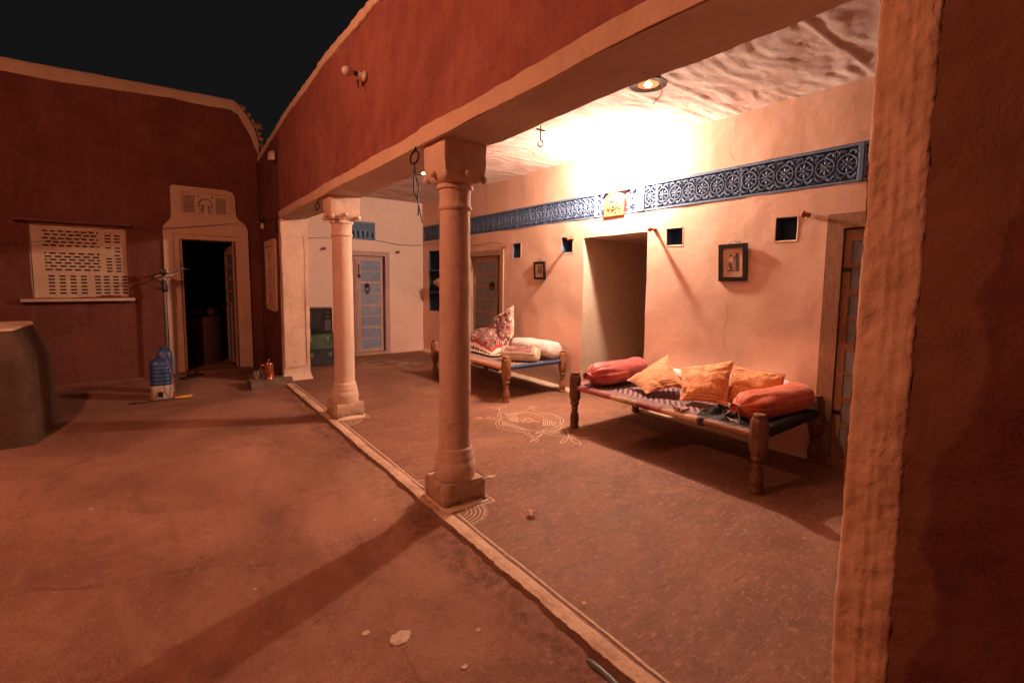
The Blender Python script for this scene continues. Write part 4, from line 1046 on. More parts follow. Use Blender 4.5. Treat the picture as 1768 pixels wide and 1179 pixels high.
RANG = [[(1.202,3.903),(1.319,3.921),(1.464,3.922),(1.601,3.891),(1.612,3.737),(1.6,3.55),(1.601,3.401),(1.476,3.382),(1.357,3.38),(1.242,3.377),(1.222,3.491),(1.219,3.631),(1.216,3.779),(1.202,3.903)],[(1.203,3.856),(1.146,3.847),(1.09,3.794),(1.039,3.687),(1.042,3.6),(1.074,3.511),(1.121,3.445),(1.171,3.426)],[(1.174,3.847),(1.117,3.774),(1.085,3.69),(1.096,3.585),(1.14,3.498),(1.206,3.442)],[(1.244,3.913),(1.317,4.024),(1.4,4.116),(1.48,4.074),(1.556,3.977),(1.601,3.891)],[(1.235,3.967),(1.317,4.066),(1.4,4.159)],[(1.581,3.977),(1.706,4.006),(1.695,3.881),(1.751,3.765),(1.774,3.645),(1.743,3.527),(1.663,3.431),(1.605,3.398)],[(1.601,3.891),(1.667,3.802),(1.748,3.717),(1.737,3.59),(1.68,3.494),(1.614,3.428)],[(1.149,3.426),(1.125,3.301),(1.119,3.22),(1.2,3.248),(1.288,3.286),(1.336,3.2)],[(1.179,3.395),(1.152,3.257),(1.261,3.293)],[(1.288,3.286),(1.331,3.156),(1.4,3.062),(1.521,2.962),(1.514,3.012),(1.421,3.071)],[(1.202,3.903),(1.165,3.949),(1.138,4.027),(1.182,3.956),(1.203,3.872),(1.167,3.87),(1.106,3.978),(1.085,4.032),(1.072,4.081),(1.035,4.058),(1.027,3.994),(1.074,4.024),(1.067,4.056),(1.008,4.085)],[(1.407,4.177),(1.427,4.277),(1.391,4.324),(1.37,4.248),(1.407,4.177)],[(1.407,4.177),(1.492,4.254),(1.555,4.258),(1.484,4.191),(1.407,4.177)],[(1.411,4.174),(1.317,4.066),(1.231,3.962)],[(1.399,3.078),(1.336,3.077),(1.228,3.007),(1.299,3.014),(1.399,3.078)],[(1.399,3.078),(1.408,3.011),(1.396,2.946),(1.347,2.875),(1.342,2.955),(1.399,3.078)],[(1.588,3.374),(1.539,3.269),(1.467,3.155),(1.399,3.078)],[(1.561,3.357),(1.461,3.224),(1.389,3.131)],[(1.601,3.394),(1.471,3.351),(1.341,3.308),(1.369,3.224),(1.393,3.144)],[(1.728,4.0),(1.73,4.067),(1.778,4.094),(1.74,4.014),(1.808,4.074),(1.802,4.018),(1.732,3.997)],[(1.119,3.22),(1.055,3.2),(1.047,3.177),(1.094,3.197),(1.086,3.156),(1.127,3.179),(1.119,3.22)],[(1.675,3.208),(1.716,3.231),(1.697,3.193),(1.658,3.186),(1.704,3.188),(1.746,3.193),(1.723,3.158),(1.708,3.192)],[(1.344,3.766),(1.41,3.759),(1.459,3.744),(1.452,3.691),(1.469,3.566)],[(1.314,3.711),(1.416,3.735),(1.395,3.636),(1.453,3.633),(1.469,3.566)],[(1.341,3.73),(1.371,3.634),(1.45,3.673),(1.451,3.75),(1.316,3.654)],[(1.611,3.412),(1.644,3.407),(1.67,3.382)],[(1.598,3.385),(1.618,3.353),(1.639,3.356)],[(1.184,3.821),(1.15,3.761),(1.105,3.711)],[(1.186,3.793),(1.154,3.738),(1.111,3.693)],[(1.188,3.766),(1.158,3.716),(1.116,3.675)],[(1.191,3.739),(1.162,3.693),(1.121,3.657)],[(1.193,3.712),(1.165,3.671),(1.127,3.64)],[(1.196,3.685),(1.169,3.649),(1.132,3.622)],[(1.198,3.659),(1.173,3.627),(1.137,3.605)],[(1.2,3.632),(1.177,3.606),(1.142,3.587)],[(1.202,3.606),(1.181,3.584),(1.148,3.57)],[(1.205,3.581),(1.184,3.563),(1.153,3.553)],[(1.207,3.555),(1.188,3.541),(1.158,3.536)],[(1.209,3.53),(1.192,3.52),(1.163,3.518)],[(1.211,3.505),(1.195,3.499),(1.168,3.501)],[(1.214,3.48),(1.199,3.478),(1.173,3.485)],[(1.29,3.881),(1.279,3.821),(1.255,3.771)],[(1.313,3.885),(1.293,3.816),(1.261,3.757)],[(1.335,3.889),(1.306,3.811),(1.266,3.744)],[(1.358,3.894),(1.32,3.807),(1.272,3.731)],[(1.381,3.898),(1.334,3.802),(1.277,3.718)],[(1.404,3.902),(1.348,3.797),(1.283,3.705)],[(1.428,3.906),(1.362,3.792),(1.288,3.692)],[(1.377,4.067),(1.357,3.992),(1.325,3.929)],[(1.398,4.054),(1.376,3.986),(1.342,3.928)],[(1.418,4.04),(1.395,3.979),(1.359,3.927)],[(1.439,4.027),(1.414,3.972),(1.377,3.926)],[(1.46,4.014),(1.433,3.965),(1.394,3.926)],[(1.481,4.0),(1.452,3.958),(1.411,3.925)],[(1.501,3.987),(1.471,3.951),(1.429,3.924)],[(1.522,3.974),(1.491,3.944),(1.447,3.923)],[(1.543,3.96),(1.51,3.937),(1.464,3.922)],[(1.57,3.628),(1.496,3.538),(1.414,3.46)],[(1.574,3.603),(1.506,3.521),(1.429,3.451)],[(1.579,3.577),(1.516,3.503),(1.445,3.441)],[(1.583,3.552),(1.527,3.486),(1.46,3.431)],[(1.588,3.527),(1.537,3.469),(1.475,3.422)],[(1.592,3.502),(1.547,3.452),(1.491,3.412)],[(1.597,3.477),(1.557,3.435),(1.506,3.403)],[(1.632,3.806),(1.66,3.782),(1.676,3.767)],[(1.635,3.738),(1.662,3.72),(1.676,3.711)],[(1.639,3.671),(1.664,3.659),(1.676,3.656)],[(1.642,3.605),(1.665,3.599),(1.676,3.602)],[(1.645,3.541),(1.667,3.541),(1.676,3.549)],[(1.648,3.479),(1.668,3.483),(1.676,3.496)],[(1.355,3.298),(1.36,3.262),(1.355,3.234)],[(1.38,3.304),(1.378,3.261),(1.365,3.227)],[(1.405,3.31),(1.395,3.26),(1.375,3.22)],[(1.43,3.316),(1.413,3.26),(1.385,3.213)],[(1.456,3.322),(1.43,3.259),(1.395,3.206)],[(1.482,3.329),(1.448,3.259),(1.405,3.199)],[(1.508,3.335),(1.466,3.258),(1.415,3.192)],[(1.534,3.341),(1.484,3.257),(1.425,3.185)],[(1.255,3.352),(1.229,3.33),(1.192,3.316)],[(1.283,3.352),(1.255,3.329),(1.217,3.313)],[(1.311,3.353),(1.282,3.327),(1.241,3.31)],[(1.34,3.354),(1.309,3.326),(1.267,3.307)],[(1.369,3.354),(1.336,3.324),(1.292,3.303)]]
q = MB(); strokes(q, RANG, w=.007)
ra = tag(q.build('floor_drawing', M_CHALK, org=(1.35, 3.57, 0), smooth=0), 'nearer white chalk floor drawing with ribbed petals and leaf ends, between the cots', 'floor drawing', 'white chalk drawings on the earth floor')
rb = ra.copy(); COL.objects.link(rb); rb.location = (1.43, 7.50, 0); rb.rotation_euler = (0, 0, radians(64)); rb.scale = (1.25, .95, 1)
rb['label'] = 'far white chalk floor drawing in front of the blue and pink door'
# border line beside the kerb, plinth squares and fans
q = MB()
LN = [(-.135, 7.02), (-.150, 6.6), (-.150, 5.9), (-.146, 5.14)]
def line(pts, w=.013, z=.0068): strokes(q, [pts], w, z, 5)
y = -1.3; segs = []
for a, b in ((-1.3, 2.44), (2.90, 4.70), (5.14, 7.0)):
    line([(-.122+.008*nz((0, yy, 0), 2.1), yy) for yy in breaks(a, b, .12)])
for yc, hw in ((2.655, .2), (4.93, .22)):
    for e, w in ((0, .010),):
        line([(-.13, yc-hw-.02), (.162, yc-hw), (.166, yc+hw), (-.12, yc+hw+.02)], w) if False else None
    for P in ([(-.135, yc-hw+.03), (.0, yc-hw+.01), (.155, yc-hw)], [(.155, yc-hw), (.16, yc), (.158, yc+hw-.02)], [(.158, yc+hw-.02), (.0, yc+hw), (-.12, yc+hw+.03)]): line(P, .010)
    # lime wash spread round the plinth foot
    vs = [(-.14, yc-hw+.05), (.135, yc-hw+.025), (.138, yc+hw-.045), (-.14, yc+hw)]
    q.add([(a, b, fh(a, b)+.0022) for a, b in vs], [(0, 1, 2, 3)])
    for sgn in (-1, 1):                                    # quarter fan in the corner
        cx_, cy_ = -.115, yc+sgn*(hw-.01)
        for r in (.06, .085, .11, .135, .16):
            line([(cx_+r*1.05*cos(a), cy_+sgn*r*1.05*sin(a)) for a in [pi*.5*i/6 for i in range(7)]], .007, .0072)
        for i in range(16):
            a = pi*.5*(i+.5)/16
            line([(cx_+.17*cos(a), cy_+sgn*.17*sin(a)), (cx_+.192*cos(a), cy_+sgn*.192*sin(a))], .005, .0072)
bl = tag(q.build('painted_border', M_CHALK, org=(-.12, 3, 0), smooth=0), 'thin white painted line along the kerb with ribbed quarter fans at the column feet', 'painted border')

# ------------------------------------------------------------------ wooden doors
def door_leaf(w, h, t=.035, panel=M_PANEL, frame=M_PINKWOOD, parent=None, O=(0, 0, 0), U=(1, 0, 0), pairs=4, tall=False, top=True):
    """leaf standing in plane O + U*s ; outside face towards U x Z"""
    O = Vector(O); U = Vector(U).normalized(); N = U.cross(Vector((0, 0, 1)))
    st = .052; hs = []; ps = []
    if tall:
        zs = [(h-.09-(i+1)*.20, h-.09-i*.20-.05) for i in range(pairs)]
        for a, b in zs: hs.append((st, w-st, a, b))
        zb = zs[-1][0]-.06; ww = (w-2*st-.035)/2
        hs += [(st, st+ww, .08, zb), (st+ww+.035, w-st, .08, zb)]
    else:
        P = (h-.10)/pairs
        for i in range(pairs):
            b0 = .06+i*P; hh = (P-.045-.020)/2
            hs += [(st, w-st, b0, b0+hh), (st, w-st, b0+hh+.022, b0+2*hh+.022)]
    q = MB(); q.plate([(0, 0), (w, 0), (w, h), (0, h)], [[(a, c), (b, c), (b, d), (a, d)] for a, b, c, d in hs], t, O, U, (0, 0, 1))
    lf = q.build('door_leaf', frame, parent, bevel=.004, smooth=0)
    q = MB()
    for a, b, c, d in hs:
        p = O-N*.014
        vs = [p+U*(a-.004)+Vector((0, 0, c-.004)), p+U*(b+.004)+Vector((0, 0, c-.004)), p+U*(b+.004)+Vector((0, 0, d+.004)), p+U*(a-.004)+Vector((0, 0, d+.004))]
        q.add(vs+[v-N*.008 for v in vs], [(0, 1, 2, 3), (7, 6, 5, 4)])
    q.build('door_panel', panel, lf, smooth=0)
    return lf
def ring(q, c, r, w, ax, n=16, sq=1.0):
    ax = Vector(ax).normalized(); a = ax.orthogonal().normalized(); b = ax.cross(a)
    q.tube([Vector(c)+a*r*cos(2*pi*k/n)+b*r*sq*sin(2*pi*k/n) for k in range(n+1)], w, 6, caps=False)
def frame3(q, x0, x1, h, w, d, O, U, proud=.02, m=0):
    """jambs and lintel around an opening, in the plane O,U,Z"""
    O = Vector(O); U = Vector(U); q.plate([(x0, 0), (x0, h), (x1, h), (x1, 0), (x1-w, 0), (x1-w, h-w), (x0+w, h-w), (x0+w, 0)][::-1], [], d, O+U.cross(Vector((0, 0, 1)))*proud, U, (0, 0, 1), m)
# far door (faces -y)
d = thing('wooden_door', 'closed pink framed door with blue panels and a hanging chain, in the end wall', 'door', (1.4, YF, 0))
q = MB(); frame3(q, .965, 1.968, 1.925, .085, .10, (0, YF, 0), (1, 0, 0), .022); q.build('door_frame', M_PINKWOOD, d, bevel=.006, smooth=0)
lf = door_leaf(.468, 1.77, O=(1.385, YF+.030, .06), parent=d)
door_leaf(.26, 1.77, O=(1.05, YF+.030, .06), parent=d)
q = MB(); q.box((1.312, YF+.012, .06), (1.382, YF+.05, 1.83))
for i in range(26): q.sphere((1.347, YF+.012, .12+i*.066), .024, 8, 0, (1.1, .6, 1.25))
q.build('carved_post', M_PINKWOOD, d, smooth=50)
q = MB(); q.box((1.05, YF-.03, .0), (1.883, YF+.06, .055)); q.build('door_sill', M_PALEWOOD, d, bevel=.006)
q = MB(); q.sphere((1.545, YF+.012, 1.30), .042, 12, 0, (1, .4, 1)); ring(q, (1.545, YF-.012, 1.235), .045, .007, (0, 1, 0)); q.sphere((1.55, YF+.0, 1.17), .025, 8, 0, (1, .5, 1.3)); q.build('door_knocker', M_IRON, lf)
q = MB(); q.sphere((1.395, YF+.01, 1.47), .032, 10, 0, (1, .5, 1.2))
for i in range(8): ring(q, (1.392, YF+.006, 1.67-i*.025), .013, .004, (0, 1, 0) if i % 2 else (1, 0, 0), 10)
q.build('door_chain', M_IRON, lf)
# middle door in the back wall (faces -x): U = -y so that U x Z points to -x
d = thing('wooden_door', 'pale wooden door with grey panels and ring knocker, behind the printed quilt', 'door', (XW, 6.4, 0))
q = MB(); frame3(q, -6.90, -5.875, 1.885, .085, .10, (XW, 0, 0), (0, -1, 0), .018); q.build('door_frame', M_PALEWOOD, d, bevel=.006, smooth=0)
lf = door_leaf(.70, 1.76, panel=M_PANELD, frame=M_PALEWOOD, O=(XW+.045, 6.815, .03), U=(0, -1, 0), parent=d)
q = MB(); ring(q, (XW+.028, 6.235, 1.33), .055, .009, (1, 0, 0)); q.lathe([(.035, 0), (.028, .012), (.006, .02)], 12, Matrix.Translation((XW+.042, 6.235, 1.345)) @ Matrix.Rotation(-pi/2, 4, 'Y')); q.build('door_knocker', M_IRON, lf)
q = MB(); q.box((XW+.08, 5.955, .03), (XW+.11, 6.10, 1.79)); 
for i in range(5): q.box((XW+.070, 5.965, .25+i*.33), (XW+.08, 6.10, .29+i*.33))
q.build('open_leaf_edge', plain('dark_red_wood', (.13,.03,.025), .6), d, bevel=.004)
# near door at the right, partly hidden by the pier
d = thing('wooden_door', 'weathered brown teak door with grey glass panels, beside the near cot and the pier', 'door', (XW, 1.0, 0))
q = MB(); frame3(q, -1.566, -.43, 1.94, .112, .10, (XW, 0, 0), (0, -1, 0), .020); q.build('door_frame', M_WOOD, d, bevel=.008, smooth=0)
lf = door_leaf(.450, 1.745, panel=M_PANELD, frame=M_WOOD, O=(XW+.008, 1.451, .07), U=(0, -1, 0), parent=d)
door_leaf(.445, 1.745, panel=M_PANELD, frame=M_WOOD, O=(XW+.008, .995, .07), U=(0, -1, 0), parent=d)
q = MB(); q.box((XW-.002, 1.40, 1.50), (XW+.008, 1.45, 1.53)); q.box((XW-.002, 1.40, .40), (XW+.008, 1.45, .43)); q.build('hinge', M_IRON, lf)
q = MB(); q.box((XW-.06, .55, -.004), (XW+.10, 1.452, .068)); q.build('door_sill', M_WOOD, d, bevel=.010)
# courtyard door: leaf folded back inside the dark doorway
d = thing('wooden_door', 'narrow open door leaf with grey green panes, folded into the dark courtyard doorway', 'door', (-.6, CY+.1, 0))
U = Vector((-.16, 1, 0)).normalized()
lf = door_leaf(.46, 1.88, panel=M_PANELG, frame=M_PALEWOOD, O=Vector((-.575, CY+.06, .03))+U*.46, U=-U, pairs=4, tall=True, parent=d)
q = MB(); c0 = Vector((-.575, CY+.06, 0))+U*.40+Vector((-.02, 0, 0)); q.tube([c0+Vector((0, 0, .98)), c0+Vector((-.03, -.01, .985)), c0+Vector((-.035, -.01, .90))], .008); q.tube([c0+Vector((0, .03, .99)), c0+Vector((0, -.10, .99))], .007); q.build('door_bolt', M_IRON, lf)
q = MB(); q.box((-1.262, CY+.005, .0), (-1.225, CY+.11, 1.972)); q.box((-.585, CY+.005, .0), (-.542, CY+.055, 1.972)); q.build('door_frame', M_PALEWOOD, d, bevel=.004)

# ------------------------------------------------------------------ charpai cots
def cot(label, x0, x1, y0, y1, zr, zt, leg, rails, weave_m):
    """x0,x1,y0,y1: leg centres"""
    c = thing('rope_cot', label, 'cot', ((x0+x1)/2, (y0+y1)/2, 0), 'woven cots on the veranda')
    prof = [(.036, 0), (.042, .004), (.043, .030), (.036, .040), (.041, .050), (.044, .085), (.040, .125), (.030, .150), (.027, .165), (.033, .180), (.035, .188), (.028, .198), (.031, .212), (.041, .226), (.045, .240), (.038, .252), (.036, .258)]
    me = None
    for (x, y) in ((x0, y0), (x1, y0), (x0, y1), (x1, y1)):
        if me is None:
            q = MB(); q.lathe(prof, 20)
            q.lathe([(.040, .2581), (.054, .285), (.0575, .30), (.0575, zt-.045), (.052, zt-.03), (.043, zt-.015)], 8, Matrix.Rotation(pi/8, 4, 'Z'))
            q.lathe([(.030, zt-.0149), (.040, zt-.010), (.042, zt), (.036, zt+.008), (.01, zt+.010)], 16)
            q.box((-.014, -.0615, zr-.02), (.014, .0615, zr+.02)); q.box((-.0615, -.012, zr-.016), (.0615, .012, zr+.016))
            o = q.build('leg', leg, None, org=(0, 0, 0), smooth=38); me = o.data; o.parent = c
        else:
            o = bpy.data.objects.new('leg', me); COL.objects.link(o); o.parent = c
        o.location = Vector((x, y, 0))-c.location
        o.rotation_euler = (0, 0, 0)
    R = .026
    def rail(a, b, mats, cuts=None):
        q = MB(); a, b = Vector(a), Vector(b); n = 40
        ts = sorted(set([i/n for i in range(n+1)]+[t+e for t, _ in (cuts or []) for e in (-.002, .002) if 0 < t < 1]))
        pts = [a.lerp(b, t) for t in ts]
        vs_r = [R*(1+.04*nz(p, 7)+(-.05 if any(abs(t-ct) < .003 for ct, _ in (cuts or [])) else 0)) for p, t in zip(pts, ts)]
        base = len(q.f); q.tube(pts, vs_r, 14)
        if cuts:
            for k in range(len(pts)-1):
                tm = (ts[k]+ts[k+1])/2; mi = 0
                for ct, mm in cuts:
                    if tm > ct: mi = mm
                for z in range(14): q.m[base+k*14+z] = mi
        return q.build('rail', mats, c, smooth=50)
    rail((x0, y1-.05, zr), (x0, y0+.05, zr), *rails[0])      # front, running towards the camera
    rail((x1, y1-.05, zr), (x1, y0+.05, zr), *rails[1])
    rail((x0+.05, y0, zr+.012), (x1-.05, y0, zr+.012), *rails[2])
    rail((x0+.05, y1, zr+.012), (x1-.05, y1, zr+.012), *rails[3])
    q = MB()
    def wv(u, v):
        x = lerp(x0-.012, x1+.012, u); y = lerp(y0+.02, y1-.02, v)
        sag = .035*(1-(2*u-1)**2)*(1-(2*v-1)**4)
        return Vector((x, y, zr+.026-sag+.003*nz((x, y, 0), 12)))
    q.grid(wv, 26, 50, uv=True); q.grid(lambda u, v: wv(u, v)-Vector((0, 0, .012)), 20, 40, uv=True, flip=True)
    q.build('woven_bed', weave_m, c, smooth=60)
    return c
def cloth(n, col): return plain(n, col, .75, scale=25, var=.15, bump=.3)
C_PINK = cloth('rail_wrap_pink', (.42,.13,.12)); C_CREAM = cloth('rail_wrap_cream', (.62,.38,.24)); C_ORNG = cloth('rail_wrap_orange', (.70,.27,.13))
C_BLUE = cloth('rail_wrap_blue', (.035,.055,.12)); C_BLK = cloth('rail_rope_black', (.022,.016,.018))
cot1 = cot('near cot with dark turned legs and pink and cream front rail, holding orange cushions', 1.66, 2.585, 1.535, 3.275, .39, .532, M_LEG,
    [([C_PINK, C_CREAM, M_LEG2], [(0, 0), (.25, 1), (.42, 0), (.575, 1), (.755, 2)]), ([C_PINK], None), ([C_BLK], None), ([C_PINK], None)], M_WEAVE1)
# black rope lashing at the near end of the cot
q = MB()
for i in range(34):
    x = lerp(1.72, 2.54, i/33)
    q.tube([(x, 1.535+.033*cos(a), .402+.033*sin(a)) for a in [2*pi*k/12 for k in range(13)]], .011, 6, caps=False)
q.build('rope_lashing', C_BLK, cot1)
q = MB()
for i in range(30):
    x = lerp(1.70, 2.55, i/29); q.tube([(x, 1.57, .417), (x+.012*nz((x, 0, 0), 9), 1.70, .412), (x, 1.84, .408)], .008, 5)
q.build('end_cords', C_BLK, cot1)
q = MB(); q.box((1.633, 1.925, .360), (1.690, 1.965, .419)); q.build('dark_binding', C_BLK, cot1, bevel=.004)
cot2 = cot('far cot with light brown legs and a blue end rail, holding the printed quilt', 1.655, 2.545, 4.40, 6.17, .39, .532, M_LEG2,
    [([C_ORNG], None), ([C_ORNG], None), ([C_BLUE], None), ([C_BLUE], None)], M_WEAVE2)

# ------------------------------------------------------------------ soft goods
def pillow(name, c, th, mat, label, cat, group=None, pinch=.10, seed=0, n=26, wr=.012, back=.6, flip=False):
    """c: corners (u0v0, u1v0, u1v1, u0v1); bulges along the normal"""
    c = [Vector(p) for p in c]; ctr = sum(c, Vector())/4
    N = ((c[1]-c[0]).cross(c[3]-c[0])+(c[3]-c[2]).cross(c[1]-c[2])).normalized()*(-1 if flip else 1)
    def surf(u, v, s):
        a, b = 2*u-1, 2*v-1
        e = pinch
        uu = .5+a*.5*(1-e*(1-a*a*a*a)*0-e*(1-b*b)*abs(a)**3*.0-e*(1-b*b)*.9*abs(a)); vv = .5+b*.5*(1-e*(1-a*a)*.9*abs(b))
        p = c[0].lerp(c[1], uu).lerp(c[3].lerp(c[2], uu), vv)
        h = max(0, (1-abs(a)**2.4))*max(0, (1-abs(b)**2.4)); h = h**.72
        edge = max(abs(a), abs(b))
        w = wr*nz((p.x, p.y, p.z), 7, seed)+wr*.9*nz((p.x, p.y, p.z), 15, seed)*(.3+edge)-wr*1.3*max(0, 1-abs(nz((p.x, p.y, p.z), 5, seed+3))*9)*(.4+edge*.6)
        # radiating seam puckers
        pk = wr*.5*sin((a*7+b*5)*2+seed)*edge**4
        return p+N*(th*.5*h*(1 if s > 0 else -back)+(w+pk)*min(1, h*3)*s)
    q = MB(); q.grid(lambda u, v: surf(u, v, 1), n, n, uv=True); q.grid(lambda u, v: surf(u, v, -1), n, n, uv=True, flip=True)
    o = q.build(name, mat, org=ctr, smooth=180)
    return tag(o, label, cat, group)
ZC = .418
G1 = 'orange brocade cushions on the near cot'
pillow('cushion', [(1.90, 2.63, .425), (2.15, 2.40, .50), (2.38, 2.76, .715), (2.07, 3.00, .46)], .15, M_BROC, 'gold patterned square cushion lying on its corner, next to the left coral bolster', 'cushion', G1, seed=1, pinch=.12)
pillow('cushion', [(1.95, 2.33, .418), (2.10, 1.99, .425), (2.28, 2.045, .775), (2.20, 2.50, .655)], .13, M_BROC2, 'upright amber satin cushion in the middle of the near cot with a raised corner', 'cushion', G1, seed=4, pinch=.10, wr=.016)
pillow('cushion', [(2.14, 2.09, .425), (2.34, 1.66, .435), (2.46, 1.72, .69), (2.34, 2.09, .72)], .12, M_BROC2, 'amber patterned cushion leaning behind the right coral bolster', 'cushion', G1, seed=9, pinch=.10, wr=.014)
def bolster(label, A, B, R, mat, seed, gather=True, group='coral satin bolsters on the near cot', cord=True, squash=.88, endcap=None):
    A, B = Vector(A), Vector(B); L = (B-A).length; d = (B-A).normalized()
    X = d.cross(Vector((0, 0, 1))).normalized(); Zv = X.cross(d)*-1
    if Zv.z < 0: Zv = -Zv
    th = thing('bolster', label, 'bolster', A.lerp(B, .5)-Vector((0, 0, R*.8)), group)
    prof = [(-.06, .30), (-.035, .26), (-.012, .16), (0, .12), (.012, .20), (.035, .46), (.07, .72), (.12, .90), (.2, .98), (.35, 1.0), (.6, 1.0), (.8, .99), (.92, .95), (.97, .86), (.993, .66), (1.0, .3), (1.0, .02)]
    if not gather: prof = [(0, .02), (0, .4), (.006, .75), (.025, .92), (.07, .99), (.3, 1), (.7, 1), (.93, .99), (.975, .92), (.994, .75), (1, .4), (1, .02)]
    S = []
    for (a, ra), (b, rb) in zip(prof, prof[1:]):
        for k in range(3): S.append((lerp(a, b, k/3), lerp(ra, rb, k/3)))
    S.append(prof[-1]); n = 64; q = MB(); vs = []
    for s, r in S:
        for k in range(n):
            a = 2*pi*k/n; w = max(0, 1-abs(s)/.5) if gather else 0
            rr = R*r*(1+.10*w*sin(15*a+2.2*nz((cos(a), sin(a), seed), 1.3)*3)+.03*w*sin(31*a+seed))
            rr -= R*.05*max(0, 1-abs(nz((cos(a), sin(a), s*2.2+seed), 1.6))*8)*min(1, r)
            rr += R*(.06*nz((cos(a)*1.2, sin(a)*1.2, s*4+seed), 1.4)+.025*nz((cos(a)*2, sin(a)*2, s*9+seed), 2.2))*min(1, r*1.5)
            rr += R*.035*nz((cos(a)*3.4, sin(a)*3.4, s*2.4+seed), 1.5)*min(1, r*1.5)
            p = A+d*(L*s)+Vector((0, 0, -.012*sin(pi*max(0, min(1, s)))))+X*(rr*cos(a))+Zv*(rr*sin(a)*squash)
            if p.z < ZC-.012: p.z = ZC-.012+(p.z-ZC+.012)*.15
            vs.append(p)
    uvs = [[((k+e)/n, S[j+f][0]) for e, f in ((0, 0), (1, 0), (1, 1), (0, 1))] for j in range(len(S)-1) for k in range(n)]
    q.add(vs, [(j*n+k, j*n+(k+1) % n, (j+1)*n+(k+1) % n, (j+1)*n+k) for j in range(len(S)-1) for k in range(n)], 0, uvs)
    q.build('cover', mat, th, smooth=180)
    if gather and cord:
        q = MB(); q.tube([A+X*(R*.15*cos(a))+Zv*(R*.15*sin(a)) for a in [2*pi*k/12 for k in range(13)]], .005, 6)
        dn = Vector((0, 0, -1))
        for sx in (-.02, .015): q.tube(smoothpath([A+X*sx, A-d*.03+X*(sx*2)+dn*.03, A-d*.045+X*(sx*3.2)+dn*.075, Vector((A.x-.055+sx*.4, A.y+sx*2.2, ZC+.004))], 6), .003, 6)
        q.build('drawstring', plain('cream_cord', (.7,.5,.36), .8), th)
    return th
bolster('coral satin bolster with gathered drawstring end, at the far left end of the near cot', (1.70, 3.13, .525), (2.46, 3.13, .535), .128, M_CORAL, 2)
bolster('orange red satin bolster with gathered drawstring end, at the right end of the near cot', (1.80, 1.755, .515), (2.50, 1.60, .545), .122, M_ORSATIN, 7)
# folded white cotton quilt along the wall side of the near cot
def roll(label, pts, R, mat, seed, name='cotton_quilt', cat='quilt', sq=.7):
    P = smoothpath(pts, 8); n = 24; q = MB(); vs = []
    for i, p in enumerate(P):
        t = (P[min(i+1, len(P)-1)]-P[max(i-1, 0)]).normalized(); X = t.cross(Vector((0, 0, 1))).normalized()
        e = min(1, min(i, len(P)-1-i)/2.5+.25); 
        for k in range(n):
            a = 2*pi*k/n; rr = R*e**.5*(1+.12*nz((cos(a), sin(a), i*.16+seed), 1.6)+.06*nz((cos(a)*2, sin(a)*2, i*.3+seed), 2))
            w = p+X*(rr*cos(a))+Vector((0, 0, rr*sin(a)*sq))
            if w.z < ZC-.01: w.z = ZC-.01
            vs.append(w)
    q.add(vs, [(j*n+k, j*n+(k+1) % n, (j+1)*n+(k+1) % n, (j+1)*n+k) for j in range(len(P)-1) for k in range(n)]+[tuple(range(n))[::-1], tuple((len(P)-1)*n+k for k in range(n))])
    return tag(q.build(name, mat, org=P[len(P)//2], smooth=180), label, cat)
roll('white sprigged cotton quilt rolled along the wall side of the near cot', [(2.545, 3.02, .48), (2.54, 2.6, .50), (2.545, 2.2, .53), (2.55, 1.85, .555), (2.55, 1.70, .55)], .095, M_SPRIG, 3)
# black shiny cloth and a small bundle on the near cot
q = MB()
def bc(u, v):
    x = lerp(1.71, 2.02, u); y = lerp(2.02, 1.77, v)+.03*sin(u*5)
    e = min(u, 1-u, v, 1-v)*5; e = max(0, min(1, e))
    h = .055*e*(.6+.9*nz((x, y, 0), 9)+.7*abs(nz((x, y, 0), 19)))+.05*math.exp(-((u-.30)**2+(v-.55)**2)/.03)*e
    return Vector((x+.02*nz((x, y, 2), 11), y+.02*nz((x, y, 5), 11), ZC-.006+max(0, h)))
q.grid(bc, 44, 34); q.grid(lambda u, v: Vector((bc(u, v).x, bc(u, v).y, ZC-.008)), 20, 16, flip=True)
tag(q.build('black_cloth', M_BLKCLOTH, org=(1.88, 1.9, ZC), smooth=180), 'crumpled shiny black cloth on the near cot in front of the right bolster', 'cloth')
q = MB(); rr = random.Random(9)
for i in range(26): q.sphere((1.70+rr.uniform(-.035, .035), 2.155+rr.uniform(-.05, .05), ZC+rr.uniform(.0, .028)), rr.uniform(.010, .018), 8, i % 2, (1, 1, .8), .4, i)
tag(q.build('bead_bundle', [M_CREAMPL, plain('dark_pink_bead', (.35,.14,.12), .5)], org=(1.7, 2.155, ZC)), 'small bundle of pale and pink beads lying near the front rail of the near cot', 'beads')
# far cot: quilts and rolled bedding
pillow('printed_quilt', [(2.20, 5.27, .415), (2.40, 5.25, .66), (2.44, 5.31, 1.075), (2.36, 5.70, .86)], .17, M_PRINT, 'maroon block printed quilt standing up in a peak on the far cot', 'quilt', None, seed=3, pinch=.03, wr=.03, n=34)
q = MB()
def pq(u, v):
    x = lerp(1.98, 2.50, u); y = lerp(5.16, 6.12, v)
    e = max(0, min(1, min(u, 1-u, v, 1-v)*7)); dd = Vector((x-2.26, (y-5.72)*.60))
    h = .27*max(0, 1-(dd.length/.36)**2)+.05*nz((x, y, 1), 5)+.035*nz((x, y, 1), 12)+.05*math.exp(-((x-2.2)**2+(y-5.5)**2)/.02)
    return Vector((x+.05*nz((x, y, 5), 5)*(1-e), y+.06*nz((x, y, 8), 5)*(1-e), ZC-.008+max(.004, h*e+.02*e)))
q.grid(pq, 44, 56, uv=True); q.grid(lambda u, v: Vector((pq(u, v).x, pq(u, v).y, ZC-.012)), 12, 14, uv=True, flip=True)
